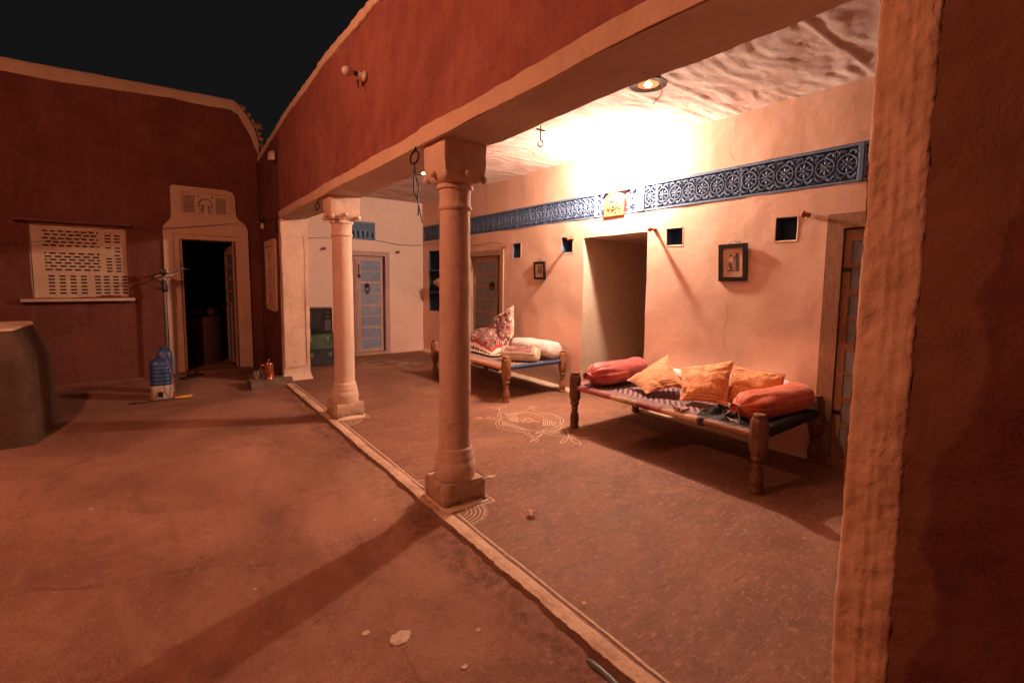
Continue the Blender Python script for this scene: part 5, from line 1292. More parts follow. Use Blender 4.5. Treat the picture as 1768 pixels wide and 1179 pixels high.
tag(q.build('printed_quilt', M_PRINT, org=(2.25, 5.7, ZC), smooth=180), 'maroon block printed quilt heaped flat on the far cot behind the near column', 'quilt')
pillow('printed_cushion', [(2.15, 5.13, .425), (2.30, 5.40, .425), (2.47, 5.56, .66), (2.36, 5.22, .70)], .14, M_PRINT, 'small block printed cushion in front of the standing quilt on the far cot', 'cushion', None, seed=12, pinch=.05, wr=.02)
roll('white sprigged cotton roll lying along the wall at the near end of the far cot', [(2.40, 5.22, .53), (2.41, 4.9, .545), (2.43, 4.6, .55), (2.44, 4.40, .535)], .128, M_SPRIG, 8, 'cotton_roll', 'bedding roll', .80)
bt = bolster('cream bolster with a zigzag printed top, lying at the near end of the far cot', (1.98, 4.93, .49), (2.22, 4.49, .50), .095, M_CREAMPL if False else plain('cream_linen', (.66,.50,.36), .85, scale=9, bump=.3), 15, gather=False, group=None, squash=.9)
q = MB()
A, B = Vector((1.98, 4.93, .49)), Vector((2.22, 4.49, .50)); dv = (B-A).normalized(); X = dv.cross(Vector((0, 0, 1))).normalized()
def top(u, v):
    a = lerp(radians(10), radians(135), u); s = lerp(.04, .96, v); r = .095*1.07
    p = A+(B-A)*s+X*(r*cos(a))+Vector((0, 0, r*.9*sin(a))); return p
q.grid(top, 20, 26, uv=True)
q.build('printed_flap', M_PRINT, bt, smooth=180, )
# bundle on the recess shelf
q = MB(); q.sphere((2.70, 7.86, 1.36), .15, 20, 0, (.9, 1.15, .72), .25, 4)
q.tube([(2.66, 8.0, 1.36), (2.64, 8.06, 1.365), (2.62, 8.10, 1.37)], [.07, .04, .008], 12)
tag(q.build('cloth_bundle', plain('pale_pink_cloth', (.62,.40,.32), .8, bump=.4, scale=8), org=(2.7, 7.86, 1.25), smooth=180), 'pale knotted cloth bundle on the middle shelf of the blue wall recess', 'bundle')
# ------------------------------------------------------------------ lamps that light the place
# bare bulb on the back wall
ml = thing('wall_bulb', 'glaring bare bulb in a holder on the back wall just under the ceiling', 'bulb', (XW, MAIN_POS[1], MAIN_POS[2]))
q = MB(); R90 = Matrix.Rotation(-pi/2, 4, 'Y'); q.lathe([(.04, 0), (.04, .015), (.022, .022), (.019, .07), (.021, .075), (.021, .095)], 16, Matrix.Translation((XW, MAIN_POS[1], MAIN_POS[2])) @ R90); q.build('bulb_holder', M_CERAM, ml)
q = MB(); q.sphere(MAIN_POS, .042, 14, 0, (1.25, 1, 1)); q.build('bulb', M_MAINBULB, ml)
yl_ = thing('yard_bulb', 'lit bulb on a bracket on the courtyard side wall', 'bulb', (-4.9, YARD_POS[1], YARD_POS[2]))
q = MB(); q.tube([(-4.9, YARD_POS[1], YARD_POS[2]+.12), (-4.2, YARD_POS[1], YARD_POS[2]+.16), (YARD_POS[0], YARD_POS[1], YARD_POS[2]+.13), (YARD_POS[0], YARD_POS[1], YARD_POS[2]+.06)], .012); q.build('bracket', M_IRON, yl_)
q = MB(); q.sphere(YARD_POS, .05, 14); q.build('bulb', M_YARDBULB, yl_)
# two downlights hanging under the ceiling
def downlight(x, y, label):
    z = 2.66
    c = thing('ceiling_lamp', label, 'ceiling lamp', (x, y, z), 'black rimmed lamps under the veranda ceiling')
    M = Matrix.Translation((x, y, z))
    q = MB(); q.lathe([(.118, 0), (.120, .006), (.112, .010), (.080, .014), (.078, .05), (.060, .10), (.03, .125), (.012, .16), (.004, .17), (.0038, HC-z)], 32, M, caps=False); q.build('lamp_shade', M_BLACK, c)
    q = MB(); q.lathe([(.118, -.0004), (.066, .002)], 32, M, caps=False); q.build('rim', plain('lamp_rim', (.045,.022,.016), .5), c)
    q = MB(); q.lathe([(.066, .002), (.060, .03), (.045, .065), (.02, .085)], 28, M, caps=True); q.build('reflector', M_REFLECT, c)
    q = MB(); q.sphere((x, y, z+.018), .030, 12); q.build('bulb', M_DOWNBULB, c)
    q = MB(); 
    for s in (0, .008): q.tube(smoothpath([(x+.06+s, y-.06, z), (x+.07+s, y-.05, z-.05), (x+.04+s*.4, y-.01, z-.11)], 5), .0018, 5)
    q.build('loose_wire', M_COPPER, c)
downlight(1.06, 2.07, 'near black rimmed lamp with a glowing bulb, between the pier and the near column')
downlight(1.05, 5.27, 'far black rimmed lamp with a glowing bulb, seen just left of the near column head')

# unlit bulb on the red beam
bf = thing('beam_bulb', 'unlit white bulb sticking out from a porcelain holder on the red beam wall', 'bulb', (XO, 3.69, 2.92))
q = MB(); M = Matrix.Translation((XO-.005, 3.69, 2.92)) @ Vector((0, 0, 1)).rotation_difference(Vector((-1, .16, .10))).to_matrix().to_4x4()
q.lathe([(.040, 0), (.040, .014), (.026, .022), (.021, .03), (.020, .058)], 18, M); q.build('holder', M_CERAM, bf)
q = MB(); q.lathe([(.0165, .058), (.0165, .075), (.014, .078), (.014, .088)], 14, M); q.build('cap', M_IRON, bf)
q = MB(); q.lathe([(.014, .088), (.018, .098), (.030, .118), (.034, .135), (.031, .152), (.020, .166), (.005, .172)], 18, M); q.build('bulb', M_BULBOFF, bf, smooth=80)
q = MB(); q.tube(smoothpath([(XO-.07, 3.69, 2.89), (XO-.065, 3.70, 2.87), (XO-.068, 3.69, 2.845), (XO-.06, 3.68, 2.83)], 4), [.004]*12+[.008], 6) if False else q.tube([(XO-.06, 3.70, 2.885), (XO-.063, 3.70, 2.86), (XO-.058, 3.695, 2.825)], [.008, .007, .004], 6)
q.build('wire_end', M_WIRE, bf)
q = MB(); vs = []
M = Matrix.Translation((XO-.02, 7.20, 3.06))
def hood(u, v):
    a = pi*u; r = .075*cos(v*.5*pi*.96); z = .075*sin(v*.5*pi)
    return M @ Vector((-r*sin(a)-.0, r*cos(a), z-.02))
q.grid(hood, 16, 8)
q.grid(lambda u, v: M @ Vector((-.075*sin(pi*u), .075*cos(pi*u), -.02-.06*v)), 16, 2)
tag(q.build('wall_hood', M_CERAM, org=(XO, 7.2, 3.06), smooth=60), 'small white half round hood on the red wall near the roof corner', 'lamp hood')
# clear bulb hanging in the corner with its wiring
cb = thing('hanging_bulb', 'small bulb hanging from black wire in the corner by the carved plaque', 'bulb', (-.24, 8.12, 2.27))
q = MB(); M = Matrix.Translation((-.235, 8.10, 2.20)); q.lathe([(.014, .075), (.014, .045), (.012, .04), (.020, .015), (.032, -.015), (.030, -.035), (.015, -.052), (.003, -.056)], 16, M); q.build('bulb', M_BULBOFF, cb, smooth=80)
q = MB(); q.lathe([(.018, .035), (.019, .085), (.010, .095)], 14, M); q.tube([(-.235, 8.10, 2.29), (-.22, 8.15, 2.31), (-.215, 8.2, 2.305)], .004); q.build('bulb_holder', M_IRON, cb)

def wire(label, pts, r=.0035, name='wire', k=6, mat=None, org=None):
    q = MB(); q.tube(smoothpath(pts, k), r, 6)
    return tag(q.build(name, mat or M_WIRE, org=org or pts[0], smooth=60), label, 'wire')
wire('thin black wire slung across the courtyard wall from the window to the corner', [(-3.3, 8.61, 1.77), (-3.07, 8.60, 1.79), (-2.6, 8.59, 1.87), (-2.2, 8.57, 2.015), (-1.96, 8.59, 2.065), (-1.4, 8.57, 2.11), (-.74, 8.57, 2.215), (-.25, 8.35, 2.30), (-.215, 8.1, 2.28), (-.205, 7.5, 2.235), (-.205, 7.12, 2.22)])
wire('pale wire hanging down the corner between the courtyard wall and the red beam wall', [(-.20, 8.60, 3.35), (-.215, 8.58, 3.1), (-.20, 8.60, 2.85), (-.225, 8.58, 2.6), (-.21, 8.59, 2.42), (-.22, 8.45, 2.31)], .005)
wire('tangled wire loop at the beam end beside the pilaster', [(-.205, 7.18, 2.25), (-.22, 7.15, 2.14), (-.215, 7.11, 2.04), (-.212, 7.14, 2.02), (-.22, 7.19, 2.10), (-.21, 7.21, 2.2), (-.205, 7.16, 2.24)], .006, 'wire_loop')
wire('thin black wire running along the veranda end wall above the door', [(.16, 8.60, 2.09), (.49, 8.61, 2.095), (.75, 8.61, 2.12), (1.05, 8.605, 2.11), (1.30, 8.61, 2.125), (1.72, 8.61, 2.13), (2.1, 8.61, 2.08), (2.45, 8.605, 2.075), (2.64, 8.60, 2.10)])
wire('short black wire from the far recess to the peg beside the middle door', [(2.645, 8.5, 2.09), (2.645, 8.2, 2.10), (2.65, 7.3, 2.02), (2.65, 6.7, 1.985), (2.65, 6.2, 2.0), (2.65, 5.83, 1.95)])
# iron ring and cable at the head of the near column
hk = thing('iron_ring', 'dark iron ring with a doubled hanging cable at the head of the near column', 'ring', (-.20, 2.80, 2.19))
q = MB(); ring(q, (-.205, 2.83, 2.155), .034, .006, (1, .3, 0), 18, 1.25); q.tube([(-.205, 2.83, 2.19), (-.19, 2.83, 2.23)], .007); q.build('ring', M_IRON, hk)
q = MB(); q.tube(smoothpath([(-.205, 2.83, 2.125), (-.20, 2.85, 2.02), (-.21, 2.83, 1.95), (-.195, 2.80, 1.88), (-.20, 2.795, 1.80)], 6), .005, 6)
q.tube(smoothpath([(-.205, 2.83, 2.125), (-.21, 2.80, 2.03), (-.20, 2.78, 1.97), (-.215, 2.77, 1.90), (-.20, 2.735, 1.75)], 6), .004, 6); q.build('cable', M_WIRE, hk)
q = MB(); ring(q, (-.205, 5.10, 2.13), .03, .006, (1, .3, 0), 14, 1.3); q.tube([(-.205, 5.10, 2.165), (-.19, 5.10, 2.21)], .007)
tag(q.build('iron_ring', M_IRON, org=(-.2, 5.1, 2.15)), 'small dark iron ring at the head of the far column', 'ring')
# ceiling hook
hk = thing('ceiling_hook', 'rusty iron hook hanging from the stone ceiling beside the near column', 'hook', (1.50, 3.66, HC))
q = MB(); q.box((1.45, 3.648, HC-.048), (1.55, 3.672, HC-.038)); q.build('crossbar', M_IRON, hk)
q = MB(); H_ = [(1.50, 3.66, HC-.0), (1.50, 3.66, HC-.14)]+[(1.50+.022*sin(a)*.8, 3.66-.022*sin(a)*.8, HC-.170+.030*cos(a)) for a in [pi*k/8 for k in range(0, 15)]]
q.tube(H_, .0065, 8); q.build('hook', M_IRON, hk, smooth=60)

# ------------------------------------------------------------------ pictures on the back wall
def picture(yc, zc, w, h, label, big, tilt=0):
    p = thing('framed_picture', label, 'picture', (XW-.01, yc, zc), 'framed pictures on the back wall')
    X = XW-.012; b = w*.145
    Rm = Matrix.Translation((X, yc, zc)) @ Matrix.Rotation(tilt, 4, 'X') @ Matrix.Rotation(radians(-3), 4, 'Y') @ Matrix.Translation((-X, -yc, -zc))
    def tr(q): q.v = [tuple(Rm @ Vector(v)) for v in q.v]; return q
    def rect(y0, y1, z0, z1): return [(-y1, z0), (-y0, z0), (-y0, z1), (-y1, z1)]
    Y0_, Y1_, Z0_, Z1_ = yc-w/2, yc+w/2, zc-h/2, zc+h/2
    q = MB(); q.plate(rect(Y0_, Y1_, Z0_, Z1_), [rect(Y0_+b, Y1_-b, Z0_+b, Z1_-b)], .022, (X-.014, 0, 0), (0, -1, 0), (0, 0, 1)); tr(q).build('frame', M_BLACK, p, smooth=0, bevel=.005)
    q = MB(); q.box((X-.004, Y0_+b*.9, Z0_+b*.9), (X, Y1_-b*.9, Z1_-b*.9)); tr(q).build('mount', M_PAPER, p, smooth=0)
    q = MB(); iw, ih = (w-2*b), (h-2*b)
    def pr(y0, y1, z0, z1, m, dx=0):   # fractions of the mount, y measured left to right as seen
        q.box((X-.0050-dx, Y1_-b-iw*y1, Z0_+b+ih*z0), (X-.0042, Y1_-b-iw*y0, Z0_+b+ih*z1), m)
    def blob(cy, cz, ry, rz, m, dx=.0006):
        n = 14; cy = Y1_-b-iw*cy; cz = Z0_+b+ih*cz
        q.add([(X-.0050-dx, cy+iw*ry*cos(2*pi*k/n), cz+ih*rz*sin(2*pi*k/n)) for k in range(n)], [tuple(range(n))], m)
    if big:
        pr(.22, .80, .20, .82, 0); pr(.64, .80, .20, .82, 1, .0003); pr(.22, .80, .20, .25, 1, .0004)
        blob(.42, .74, .055, .045, 1); blob(.42, .60, .075, .12, 2, .0005); blob(.42, .36, .06, .16, 1, .0007)     # standing figure
        blob(.58, .66, .05, .045, 1); blob(.58, .50, .075, .12, 3, .0005); blob(.58, .33, .085, .13, 3, .0006)
        blob(.33, .40, .02, .12, 1, .0005)
    else:
        pr(.14, .86, .14, .86, 0); blob(.38, .45, .09, .20, 1); blob(.64, .45, .09, .20, 1); blob(.38, .70, .06, .05, 1); blob(.64, .70, .06, .05, 1); pr(.2, .8, .76, .82, 3, .0003)
    tr(q).build('photograph', [M_PHOTO, M_PHOTOD, M_PAPER, plain('print_mid', (.33,.19,.12), .7)], p, smooth=0)
    q = MB(); q.tube([(X-.004, yc+w*.18, Z1_-.004), (X-.006, yc+.03, Z1_+.012), (X-.006, yc, Z1_+.034), (X-.006, yc-.03, Z1_+.012), (X-.004, yc-w*.24, Z1_+.015), (X-.004, yc-w*.24, Z1_-.004)], .003); q.build('hanging_wire', M_IRON, p)
picture(2.305, 1.592, .262, .335, 'larger dark framed photograph of two standing people, hung right of the passage', True, radians(-1))
picture(5.015, 1.553, .235, .245, 'smaller dark framed print on the wall above the far cot', False)

# ------------------------------------------------------------------ television on its trunks
tv = thing('television', 'old wooden cased television on top of the green trunk, beside the pilaster', 'television', (.55, 8.3, .51))
RT = Matrix.Translation((.56, 8.3, 0)) @ Matrix.Rotation(radians(-14), 4, 'Z')
def tb(q, a, b, m=0): q.box(a, b, m, RT)
q = MB(); tb(q, (-.24, -.13, .515), (.24, .18, .93)); q.build('cabinet', wood('tv_veneer', (.10,.045,.026), (.17,.08,.045), (.23,.11,.065), scale=(1,8,8), rough=.4), tv, bevel=.008)
q = MB(); q.plate([(-.23, .527), (.23, .527), (.23, .918), (-.23, .918)], [[(-.20, .56), (.10, .56), (.10, .885), (-.20, .885)]], .02, RT @ Vector((0, -.142, 0)), RT.to_3x3() @ Vector((1, 0, 0)), (0, 0, 1)); q.build('bezel', M_BLACK, tv, bevel=.004)
q = MB(); q.grid(lambda u, v: RT @ Vector((lerp(-.2, .1, u), -.134-.016*(1-(2*u-1)**2)*(1-(2*v-1)**2), lerp(.56, .885, v))), 10, 10); q.build('screen', M_SCREEN, tv, smooth=180)
for z in (.85, .78):
    q = MB(); q.lathe([(.022, 0), (.022, .012), (.015, .022)], 14, RT @ Matrix.Translation((.165, -.142, z)) @ Matrix.Rotation(pi/2, 4, 'X')); q.build('control_knob', M_GALV, tv)
q = MB(); q.plate([(.122, .557), (.208, .557), (.208, .73), (.122, .73)], [[(.128, .565+i*.019), (.202, .565+i*.019), (.202, .573+i*.019), (.128, .573+i*.019)] for i in range(8)], .004, RT @ Vector((0, -.1465, 0)), RT.to_3x3() @ Vector((1, 0, 0)), (0, 0, 1)); q.build('speaker_grille', M_GALV, tv)
def trunk(label, x0, x1, y0, y1, z0, z1, m):
    t = thing('metal_trunk', label, 'trunk', ((x0+x1)/2, (y0+y1)/2, z0), 'trunks stacked under the television')
    q = MB(); q.box((x0, y0, z0), (x1, y1, lerp(z0, z1, .74))); q.build('trunk_body', m, t, bevel=.008)
    q = MB(); q.box((x0-.008, y0-.008, lerp(z0, z1, .745)), (x1+.008, y1+.008, z1)); q.build('lid', m, t, bevel=.008)
    zc = lerp(z0, z1, .72)
    for x in (lerp(x0, x1, .3), lerp(x0, x1, .75)):
        q = MB(); q.box((x-.022, y0-.016, zc-.03), (x+.022, y0-.0085, zc+.03)); q.tube([(x-.012, y0-.02, zc-.02), (x, y0-.026, zc-.04), (x+.012, y0-.02, zc-.02)], .004); q.build('latch', M_GALV, t)
    q = MB(); q.tube(smoothpath([(x1+.004, y0+.2, zc-.02), (x1+.03, y0+.22, zc-.05), (x1+.03, y0+.32, zc-.05), (x1+.004, y0+.34, zc-.02)], 4), .006); q.build('carry_handle', M_IRON, t)
trunk('black metal trunk standing on the floor under the green one', .19, .815, 7.93, 8.50, .004, .262, M_TRUNK)
trunk('dark green metal trunk under the television, lying on the black one', .185, .785, 7.97, 8.50, .264, .512, M_GREEN)

# ------------------------------------------------------------------ courtyard things
mt = thing('masonry_tank', 'grey cement masonry tank with a pale rim at the left edge of the courtyard', 'tank', (-3.1, 6.2, -.05))
X0, X1_, Y0t, Y1t = -4.15, -2.40, 5.66, 6.75
def rr_ring(inset, z, n=96, ins2=0):
    out = []; cx, cy = (X0+X1_)/2, (Y0t+Y1t)/2; hx, hy = (X1_-X0)/2-inset, (Y1t-Y0t)/2-inset
    for k in range(n):
        a = 2*pi*k/n; ca, sa = cos(a), sin(a); e = 1/((abs(ca)**15+abs(sa)**15)**(1/15))
        p = Vector((cx+hx*ca*e, cy+hy*sa*e, z)); out.append(p+nz3(p, 3)*.014+nz3(p, 11)*.006)
    return out
lv = [(-.01, -.08), (0, .0)]+[(0+.02*(i/14)**2, i*.05) for i in range(1, 14)]+[(.025, .70), (.045, .76), (.075, .84), (.105, .91), (.118, .94)]
q = MB(); vs = []
for ins, z in lv: vs += rr_ring(ins, z)
n = 96; q.add(vs, [(j*n+k, j*n+(k+1) % n, (j+1)*n+(k+1) % n, (j+1)*n+k) for j in range(len(lv)-1) for k in range(n)]); q.build('tank_wall', M_CEMENT, mt, smooth=50)
lv = [(.114, .939), (.118, .955), (.15, .96), (.24, .955), (.27, .94), (.285, .90)]
q = MB(); vs = []
for ins, z in lv: vs += rr_ring(ins, z)
q.add(vs, [(j*n+k, j*n+(k+1) % n, (j+1)*n+(k+1) % n, (j+1)*n+k) for j in range(len(lv)-1) for k in range(n)]); q.build('tank_rim', M_CREAM, mt, smooth=60)
lv = [(.284, .902), (.29, .6), (.29, .35)]
q = MB(); vs = []
for ins, z in lv: vs += rr_ring(ins, z)
q.add(vs, [(j*n+k, j*n+(k+1) % n, (j+1)*n+(k+1) % n, (j+1)*n+k) for j in range(len(lv)-1) for k in range(n)]+[tuple(2*n+k for k in range(n))]); q.build('tank_basin', plain('basin_red', (.25,.08,.055), .8), mt, smooth=60)

# blue and cream plastic sprayer jug, with a second canister behind it
def canister(label, cx, cy, w, d, zt, parts):
    c = thing('plastic_jug', label, 'jug', (cx, cy, GZ), 'blue plastic jugs by the courtyard door')
    M = Matrix.Translation((cx, cy, 0)) @ Matrix.Diagonal((1, d/w, 1, 1))
    z0 = GZ
    q = MB(); q.lathe([(w*.47, z0), (w*.50, z0+.01), (w*.50, z0+.15), (w*.485, z0+.17)], 40, M, square=.25); q.build('jug_base', M_CREAMPL, c, smooth=50)
    q = MB(); P = [(w*.48, z0+.1701), (w*.505, z0+.18)]; h = zt-z0
    for i in range(5):
        z = z0+.20+i*.045; P += [(w*.505, z), (w*.475, z+.010), (w*.475, z+.016), (w*.505, z+.026)]
    P += [(w*.50, zt-.085), (w*.47, zt-.045), (w*.38, zt-.012), (w*.24, zt), (w*.10, zt+.002)]
    q.lathe(P, 40, M, square=.22); q.build('jug_body', M_BLUEPL, c, smooth=50)
    q = MB(); q.lathe([(w*.22, zt-.004), (w*.22, zt+.03), (w*.10, zt+.036)], 20, M); q.build('cap', M_BLUEPL, c)
    if parts:
        q = MB(); q.tube(smoothpath([(cx-.04, cy-.02, zt+.01), (cx-.02, cy-.05, zt+.06), (cx+.04, cy-.08, zt+.03), (cx+.09, cy-.11, zt-.12), (cx+.12, cy-.13, zt-.32), (cx+.11, cy-.15, GZ+.04), (cx+.05, cy-.19, GZ+.012)], 6), .006, 6); q.build('hose', M_REDPL, c)
        q = MB(); q.tube(smoothpath([(cx+.02, cy-.115, zt-.10), (cx+.035, cy-.14, zt-.2), (cx+.02, cy-.14, zt-.34), (cx+.05, cy-.14, GZ+.05)], 6), .004, 6); q.build('strap', M_IRON, c)
        q = MB(); q.box((cx-.035, cy-.128, GZ+.05), (cx+.01, cy-.112, GZ+.10)); q.tube([(cx-.012, cy-.12, GZ+.07), (cx-.012, cy-.155, GZ+.055)], .010); q.build('tap', M_BLACK, c)
    return c
canister('blue plastic jug with a cream base and a red hose, standing on the courtyard ground', -1.545, 7.03, .215, .215, .44, True)
canister('blue plastic canister just behind the red hosed jug, only its neck showing', -1.505, 7.42, .17, .17, .50, False)
rd = thing('hand_tool', 'thin steel rod with a yellow handle lying on the ground before the blue jug', 'tool', (-1.6, 6.85, GZ))
q = MB(); q.tube([(-1.86, 6.86, GZ+.012), (-1.40, 6.86, GZ+.016)], .006); q.sphere((-1.80, 6.86, GZ+.012), .012, 8, 0, (2, 1, 1)); q.build('rod', M_IRON, rd)
q = MB(); q.tube([(-1.42, 6.86, GZ+.02), (-1.40, 6.86, GZ+.02), (-1.36, 6.86, GZ+.022), (-1.27, 6.865, GZ+.022), (-1.25, 6.865, GZ+.022)], [.008, .015, .017, .018, .012], 12); q.build('tool_handle', M_YELLOW, rd)

# pole with a slanting silver lever head
st = thing('pole_pump', 'grey metal pole with a slanting silver twin bar head, standing left of the courtyard doorway', 'pole', (-1.47, 8.28, GZ))
PX, PY = -1.462, 8.28
q = MB(); q.tube([(PX-.01, PY, GZ), (PX, PY, 1.22)], .024, 14); q.build('pole', M_GALV, st)
q = MB(); q.lathe([(.032, 1.20), (.036, 1.21), (.036, 1.27), (.030, 1.28), (.026, 1.36)], 16, Matrix.Translation((PX, PY, 0))); q.box((PX-.11, PY-.018, 1.235), (PX+.03, PY+.018, 1.262)); q.build('clamp', M_BLACK, st, bevel=.003)
q = MB(); q.tube([(PX, PY, 1.27), (PX+.005, PY, 1.40)], .015, 10)
q.tube([(PX-.13, PY-.02, 1.395), (PX+.12, PY-.02, 1.50), (PX+.22, PY-.02, 1.53)], [.014, .016, .012], 10)
q.tube([(PX-.06, PY+.02, 1.37), (PX+.06, PY+.02, 1.41), (PX+.20, PY+.02, 1.495)], [.012, .013, .010], 10)
q.tube([(PX-.02, PY, 1.405), (PX+.10, PY, 1.405)], .010, 8)
q.sphere((PX+.22, PY, 1.527), .022, 10, 0, (1.3, 1.5, .9)); q.tube([(PX+.22, PY, 1.53), (PX+.30, PY, 1.525)], [.008, .004], 8)
q.build('lever_head', M_STEEL, st, smooth=50)
q = MB(); q.lathe([(.045, 0), (.045, .02), (.02, .03)], 14, Matrix.Translation((PX-.005, PY-.035, 1.475)) @ Matrix.Rotation(pi/2, 4, 'X')); q.tube([(PX-.15, PY-.02, 1.385), (PX-.10, PY-.02, 1.41)], .019, 10); q.tube([(PX-.05, PY, 1.33), (PX-.02, PY, 1.36)], .028, 10); q.build('black_grip', M_BLACK, st)
q = MB()
for a in (0.5, 2.6, 4.7): q.tube([(PX-.01, PY, GZ+.10), (PX-.01+.16*cos(a), PY+.16*sin(a), GZ+.01)], .011, 8)
q.build('foot', M_GALV, st)
for i, (x, y, a) in enumerate(((-1.24, 8.22, .5), (-1.15, 8.33, .3))):
    s = thing('sandal', ('dark sandal nearer the pole, left of the doorway step', 'dark sandal right beside the doorway step')[i], 'sandal', (x, y, GZ), 'pair of sandals')
    M = Matrix.Translation((x, y, GZ+.006)) @ Matrix.Rotation(a, 4, 'Z')
    q = MB(); q.lathe([(.05, 0), (.052, .01), (.05, .022)], 20, M @ Matrix.Diagonal((2.3, .8, 1, 1))); q.build('sole', M_BLACK, s)
    q = MB(); q.tube(smoothpath([M @ Vector(p) for p in ((-.0, -.038, .02), (.02, -.02, .055), (.03, 0, .06), (.02, .02, .055), (.0, .038, .02))], 4), .009, 6); q.build('strap', M_BLACK, s)

# storage drum and pots dimly seen inside the dark room
dr = thing('storage_drum', 'dark round storage drum standing inside the unlit courtyard doorway', 'drum', (-.95, 9.7, -.05))
q = MB(); q.lathe([(.26, 0), (.27, .02), (.27, .25), (.278, .26), (.27, .27), (.27, .52), (.278, .53), (.27, .54), (.27, .78), (.25, .80), (.05, .80)], 28, Matrix.Translation((-.95, 9.7, -.05))); q.build('drum_body', plain('dark_brown_drum', (.11,.05,.035), .6), dr)
for x, y, r, lb in ((-1.03, 9.62, .10, 'left round pot on top of the drum inside the dark doorway'), (-.83, 9.75, .08, 'right smaller pot on top of the drum inside the dark doorway')):
    q = MB(); q.lathe([(r*.5, 0), (r*.95, r*.5), (r, r*.85), (r*.8, r*1.35), (r*.5, r*1.55), (r*.55, r*1.75), (r*.4, r*1.7)], 20, Matrix.Translation((x, y, .752))); tag(q.build('clay_pot', plain('dim_clay', (.11,.05,.032), .7), org=(x, y, .752), smooth=60), lb, 'pot')

# low stone step with a copper jug and two tumblers
q = MB(); q.plate([(-.63, 6.835), (-.13, 6.815), (-.125, 6.985), (-.215, 6.99), (-.215, 7.28), (-.62, 7.29)], [], .125, (0, 0, .072), (1, 0, 0), (0, 1, 0))
stp = q.build('stone_step', plaster('step_stone', (.17,.11,.075), (.10,.065,.045), (.26,.17,.12), 4, 30, .8), org=(-.4, 7, 0), smooth=0, bevel=.014); tag(stp, 'low rough stone slab at the foot of the red wall, carrying the copper jug', 'step')
cj = thing('copper_jug', 'shiny copper jug with lid and curved handle on the stone slab', 'jug', (-.395, 6.96, .072))
M = Matrix.Translation((-.395, 6.965, .073))
q = MB(); q.lathe([(.062, 0), (.062, .004), (.058, .010), (.055, .10), (.052, .185), (.053, .190), (.053, .20)], 36, M); q.build('body', M_COPPER, cj, smooth=50)
q = MB(); q.lathe([(.056, .2005), (.056, .207), (.045, .218), (.018, .228), (.007, .232), (.006, .244), (.012, .252), (.012, .260), (.003, .268)], 30, M); q.build('lid', M_COPPER, cj, smooth=60)
q = MB(); q.tube(smoothpath([M @ Vector(p) for p in ((-.05, -.01, .185), (-.085, -.02, .19), (-.105, -.02, .15), (-.098, -.02, .10), (-.07, -.015, .065), (-.054, -.01, .06))], 6), .0065, 8); q.build('handle', M_COPPER, cj, smooth=80)
M_GLASS = NT('tumbler_glass'); M_GLASS.b.inputs['Transmission Weight'].default_value = .85; M_GLASS = M_GLASS.done((.75,.72,.68), .08, spec=.5)
for i, (x, y, lab) in enumerate(((-.535, 7.02, 'small glass tumbler on the left of the stone slab'), (-.475, 7.10, 'small glass tumbler just behind the copper jug'))):
    q = MB(); M = Matrix.Translation((x, y, .073)); q.lathe([(.028, 0), (.036, .105), (.034, .105), (.026, .006)], 24, M, caps=False); q.lathe([(.027, .002), (.027, .007)], 24, M)
    tag(q.build('tumbler', M_GLASS, org=(x, y, .073), smooth=50), lab, 'tumbler', 'tumblers on the stone slab')
q = MB(); q.lathe([(.05, 0), (.062, .008), (.06, .010), (.045, .004)], 24, Matrix.Translation((-.31, 7.16, .074)), caps=True); tag(q.build('saucer', M_STEEL, org=(-.31, 7.16, .074)), 'small steel saucer behind the copper jug on the slab', 'saucer')

# hose end beside the kerb at the bottom of the picture
q = MB(); q.tube(smoothpath([(-.262, 1.30, GZ-.005), (-.255, 1.20, GZ+.014), (-.258, 1.08, GZ+.016), (-.27, .9, GZ+.016), (-.29, .4, GZ+.016), (-.33, -.6, GZ+.016)], 6), [.002]+[.012]*4+[.0165]*26, 12)
tag(q.build('rubber_pipe', plain('grey_rubber', (.09,.075,.065), .45, bump=.2), org=(-.26, 1, GZ), smooth=60), 'dark rubber pipe lying along the kerb nearest the pier', 'pipe')
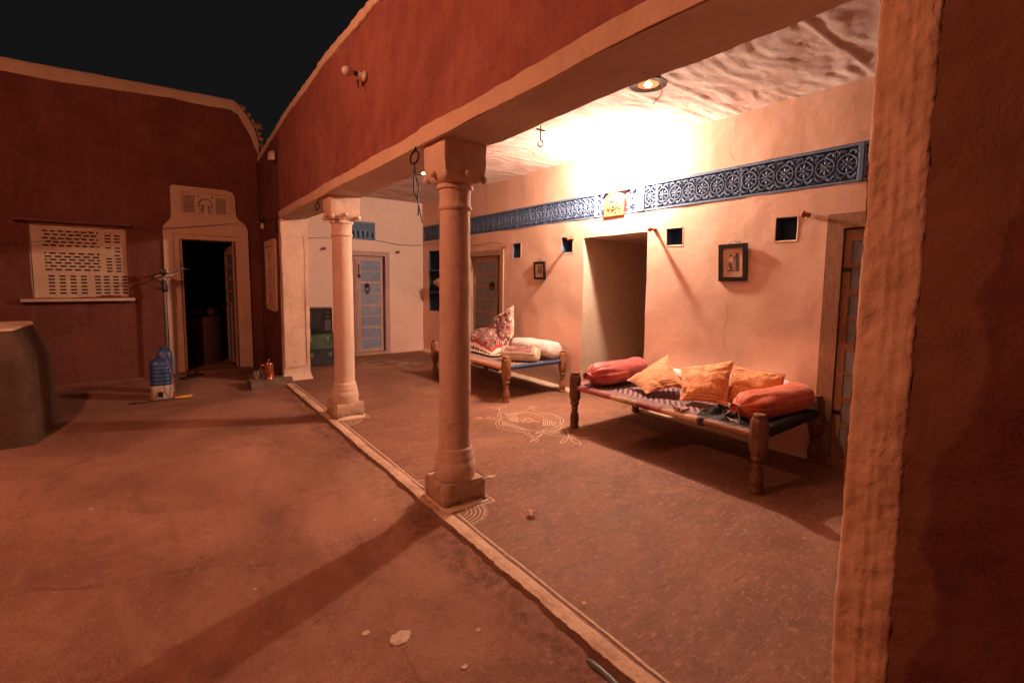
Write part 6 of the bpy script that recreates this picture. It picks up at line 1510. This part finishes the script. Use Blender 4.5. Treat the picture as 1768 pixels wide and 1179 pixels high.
# litter
def crumb(name, label, cat, x, y, z, s, mat, seed, n=5, sc=(1, 1, .6), spread=1.2, group=None):
    q = MB(); rr = random.Random(seed)
    for i in range(n): q.sphere((x+rr.uniform(-s, s)*spread, y+rr.uniform(-s, s)*spread, z+s*.5*rr.random()+s*.35), s*rr.uniform(.5, 1), 9, 0, sc, .6, seed+i)
    return tag(q.build(name, mat, org=(x, y, z), smooth=30), label, cat, group)
crumb('pebble', 'dark clod on the courtyard ground near the kerb, larger and closer to it', 'clod', -.366, 1.70, GZ, .011, M_EARTH, 1, 3)
crumb('pebble', 'smaller dark clod on the courtyard ground to the left of the larger clod', 'clod', -.446, 1.818, GZ, .007, M_EARTH, 5, 2)
crumb('crumbled_earth', 'dark crumbs of earth broken off the kerb foot', 'crumbs', -.262, 1.52, GZ, .010, M_EARTH, 8, 9, spread=3)
q = MB()
for i in range(5):                                          # curled dry petals
    a = i*1.3; c = Vector((.235, 2.175, .012)); d = Vector((cos(a), sin(a), .12))*.030
    q.grid(lambda u, v, a=a, d=d, c=c: c+d*u*1.1+Vector((-sin(a), cos(a), 0))*(v-.5)*.026*sin(pi*min(.95, u+.1))+Vector((0, 0, .010*sin(u*3)+.008*abs(v-.5)*2)), 6, 5)
q.tube([(.225, 2.20, .012), (.218, 2.235, .02), (.212, 2.25, .034)], .0025, 5)
tag(q.build('dried_flower', plain('dry_petal', (.72,.46,.36), .7, scale=60), org=(.235, 2.175, .005), smooth=80), 'curled dried flower lying on the veranda floor right of the near column', 'flower')
q = MB()
for i in range(4):
    a = .6+i*1.57; c = Vector((-.075, 1.435, .010)); d = Vector((cos(a), sin(a), .25))*.014
    q.grid(lambda u, v, a=a, d=d, c=c: c+d*u+Vector((-sin(a), cos(a), 0))*(v-.5)*.008*sin(pi*min(.95, u+.1)), 3, 3)
tag(q.build('dried_petal', M_CHALK, org=(-.07, 1.435, .005), smooth=80), 'tiny pale dried petals beside the painted kerb line', 'petal')
q = MB(); q.add([(.30, 2.78, .007), (.345, 2.755, .007), (.38, 2.76, .0072), (.375, 2.775, .007), (.335, 2.79, .007)], [(0, 1, 2, 3, 4)])
tag(q.build('chalk_smear', M_CHALK, org=(.33, 2.78, .005), smooth=0), 'pale chalk smear on the floor behind the near column', 'smear')
for o in list(COL.objects):
    if '_o' in o: del o['_o']
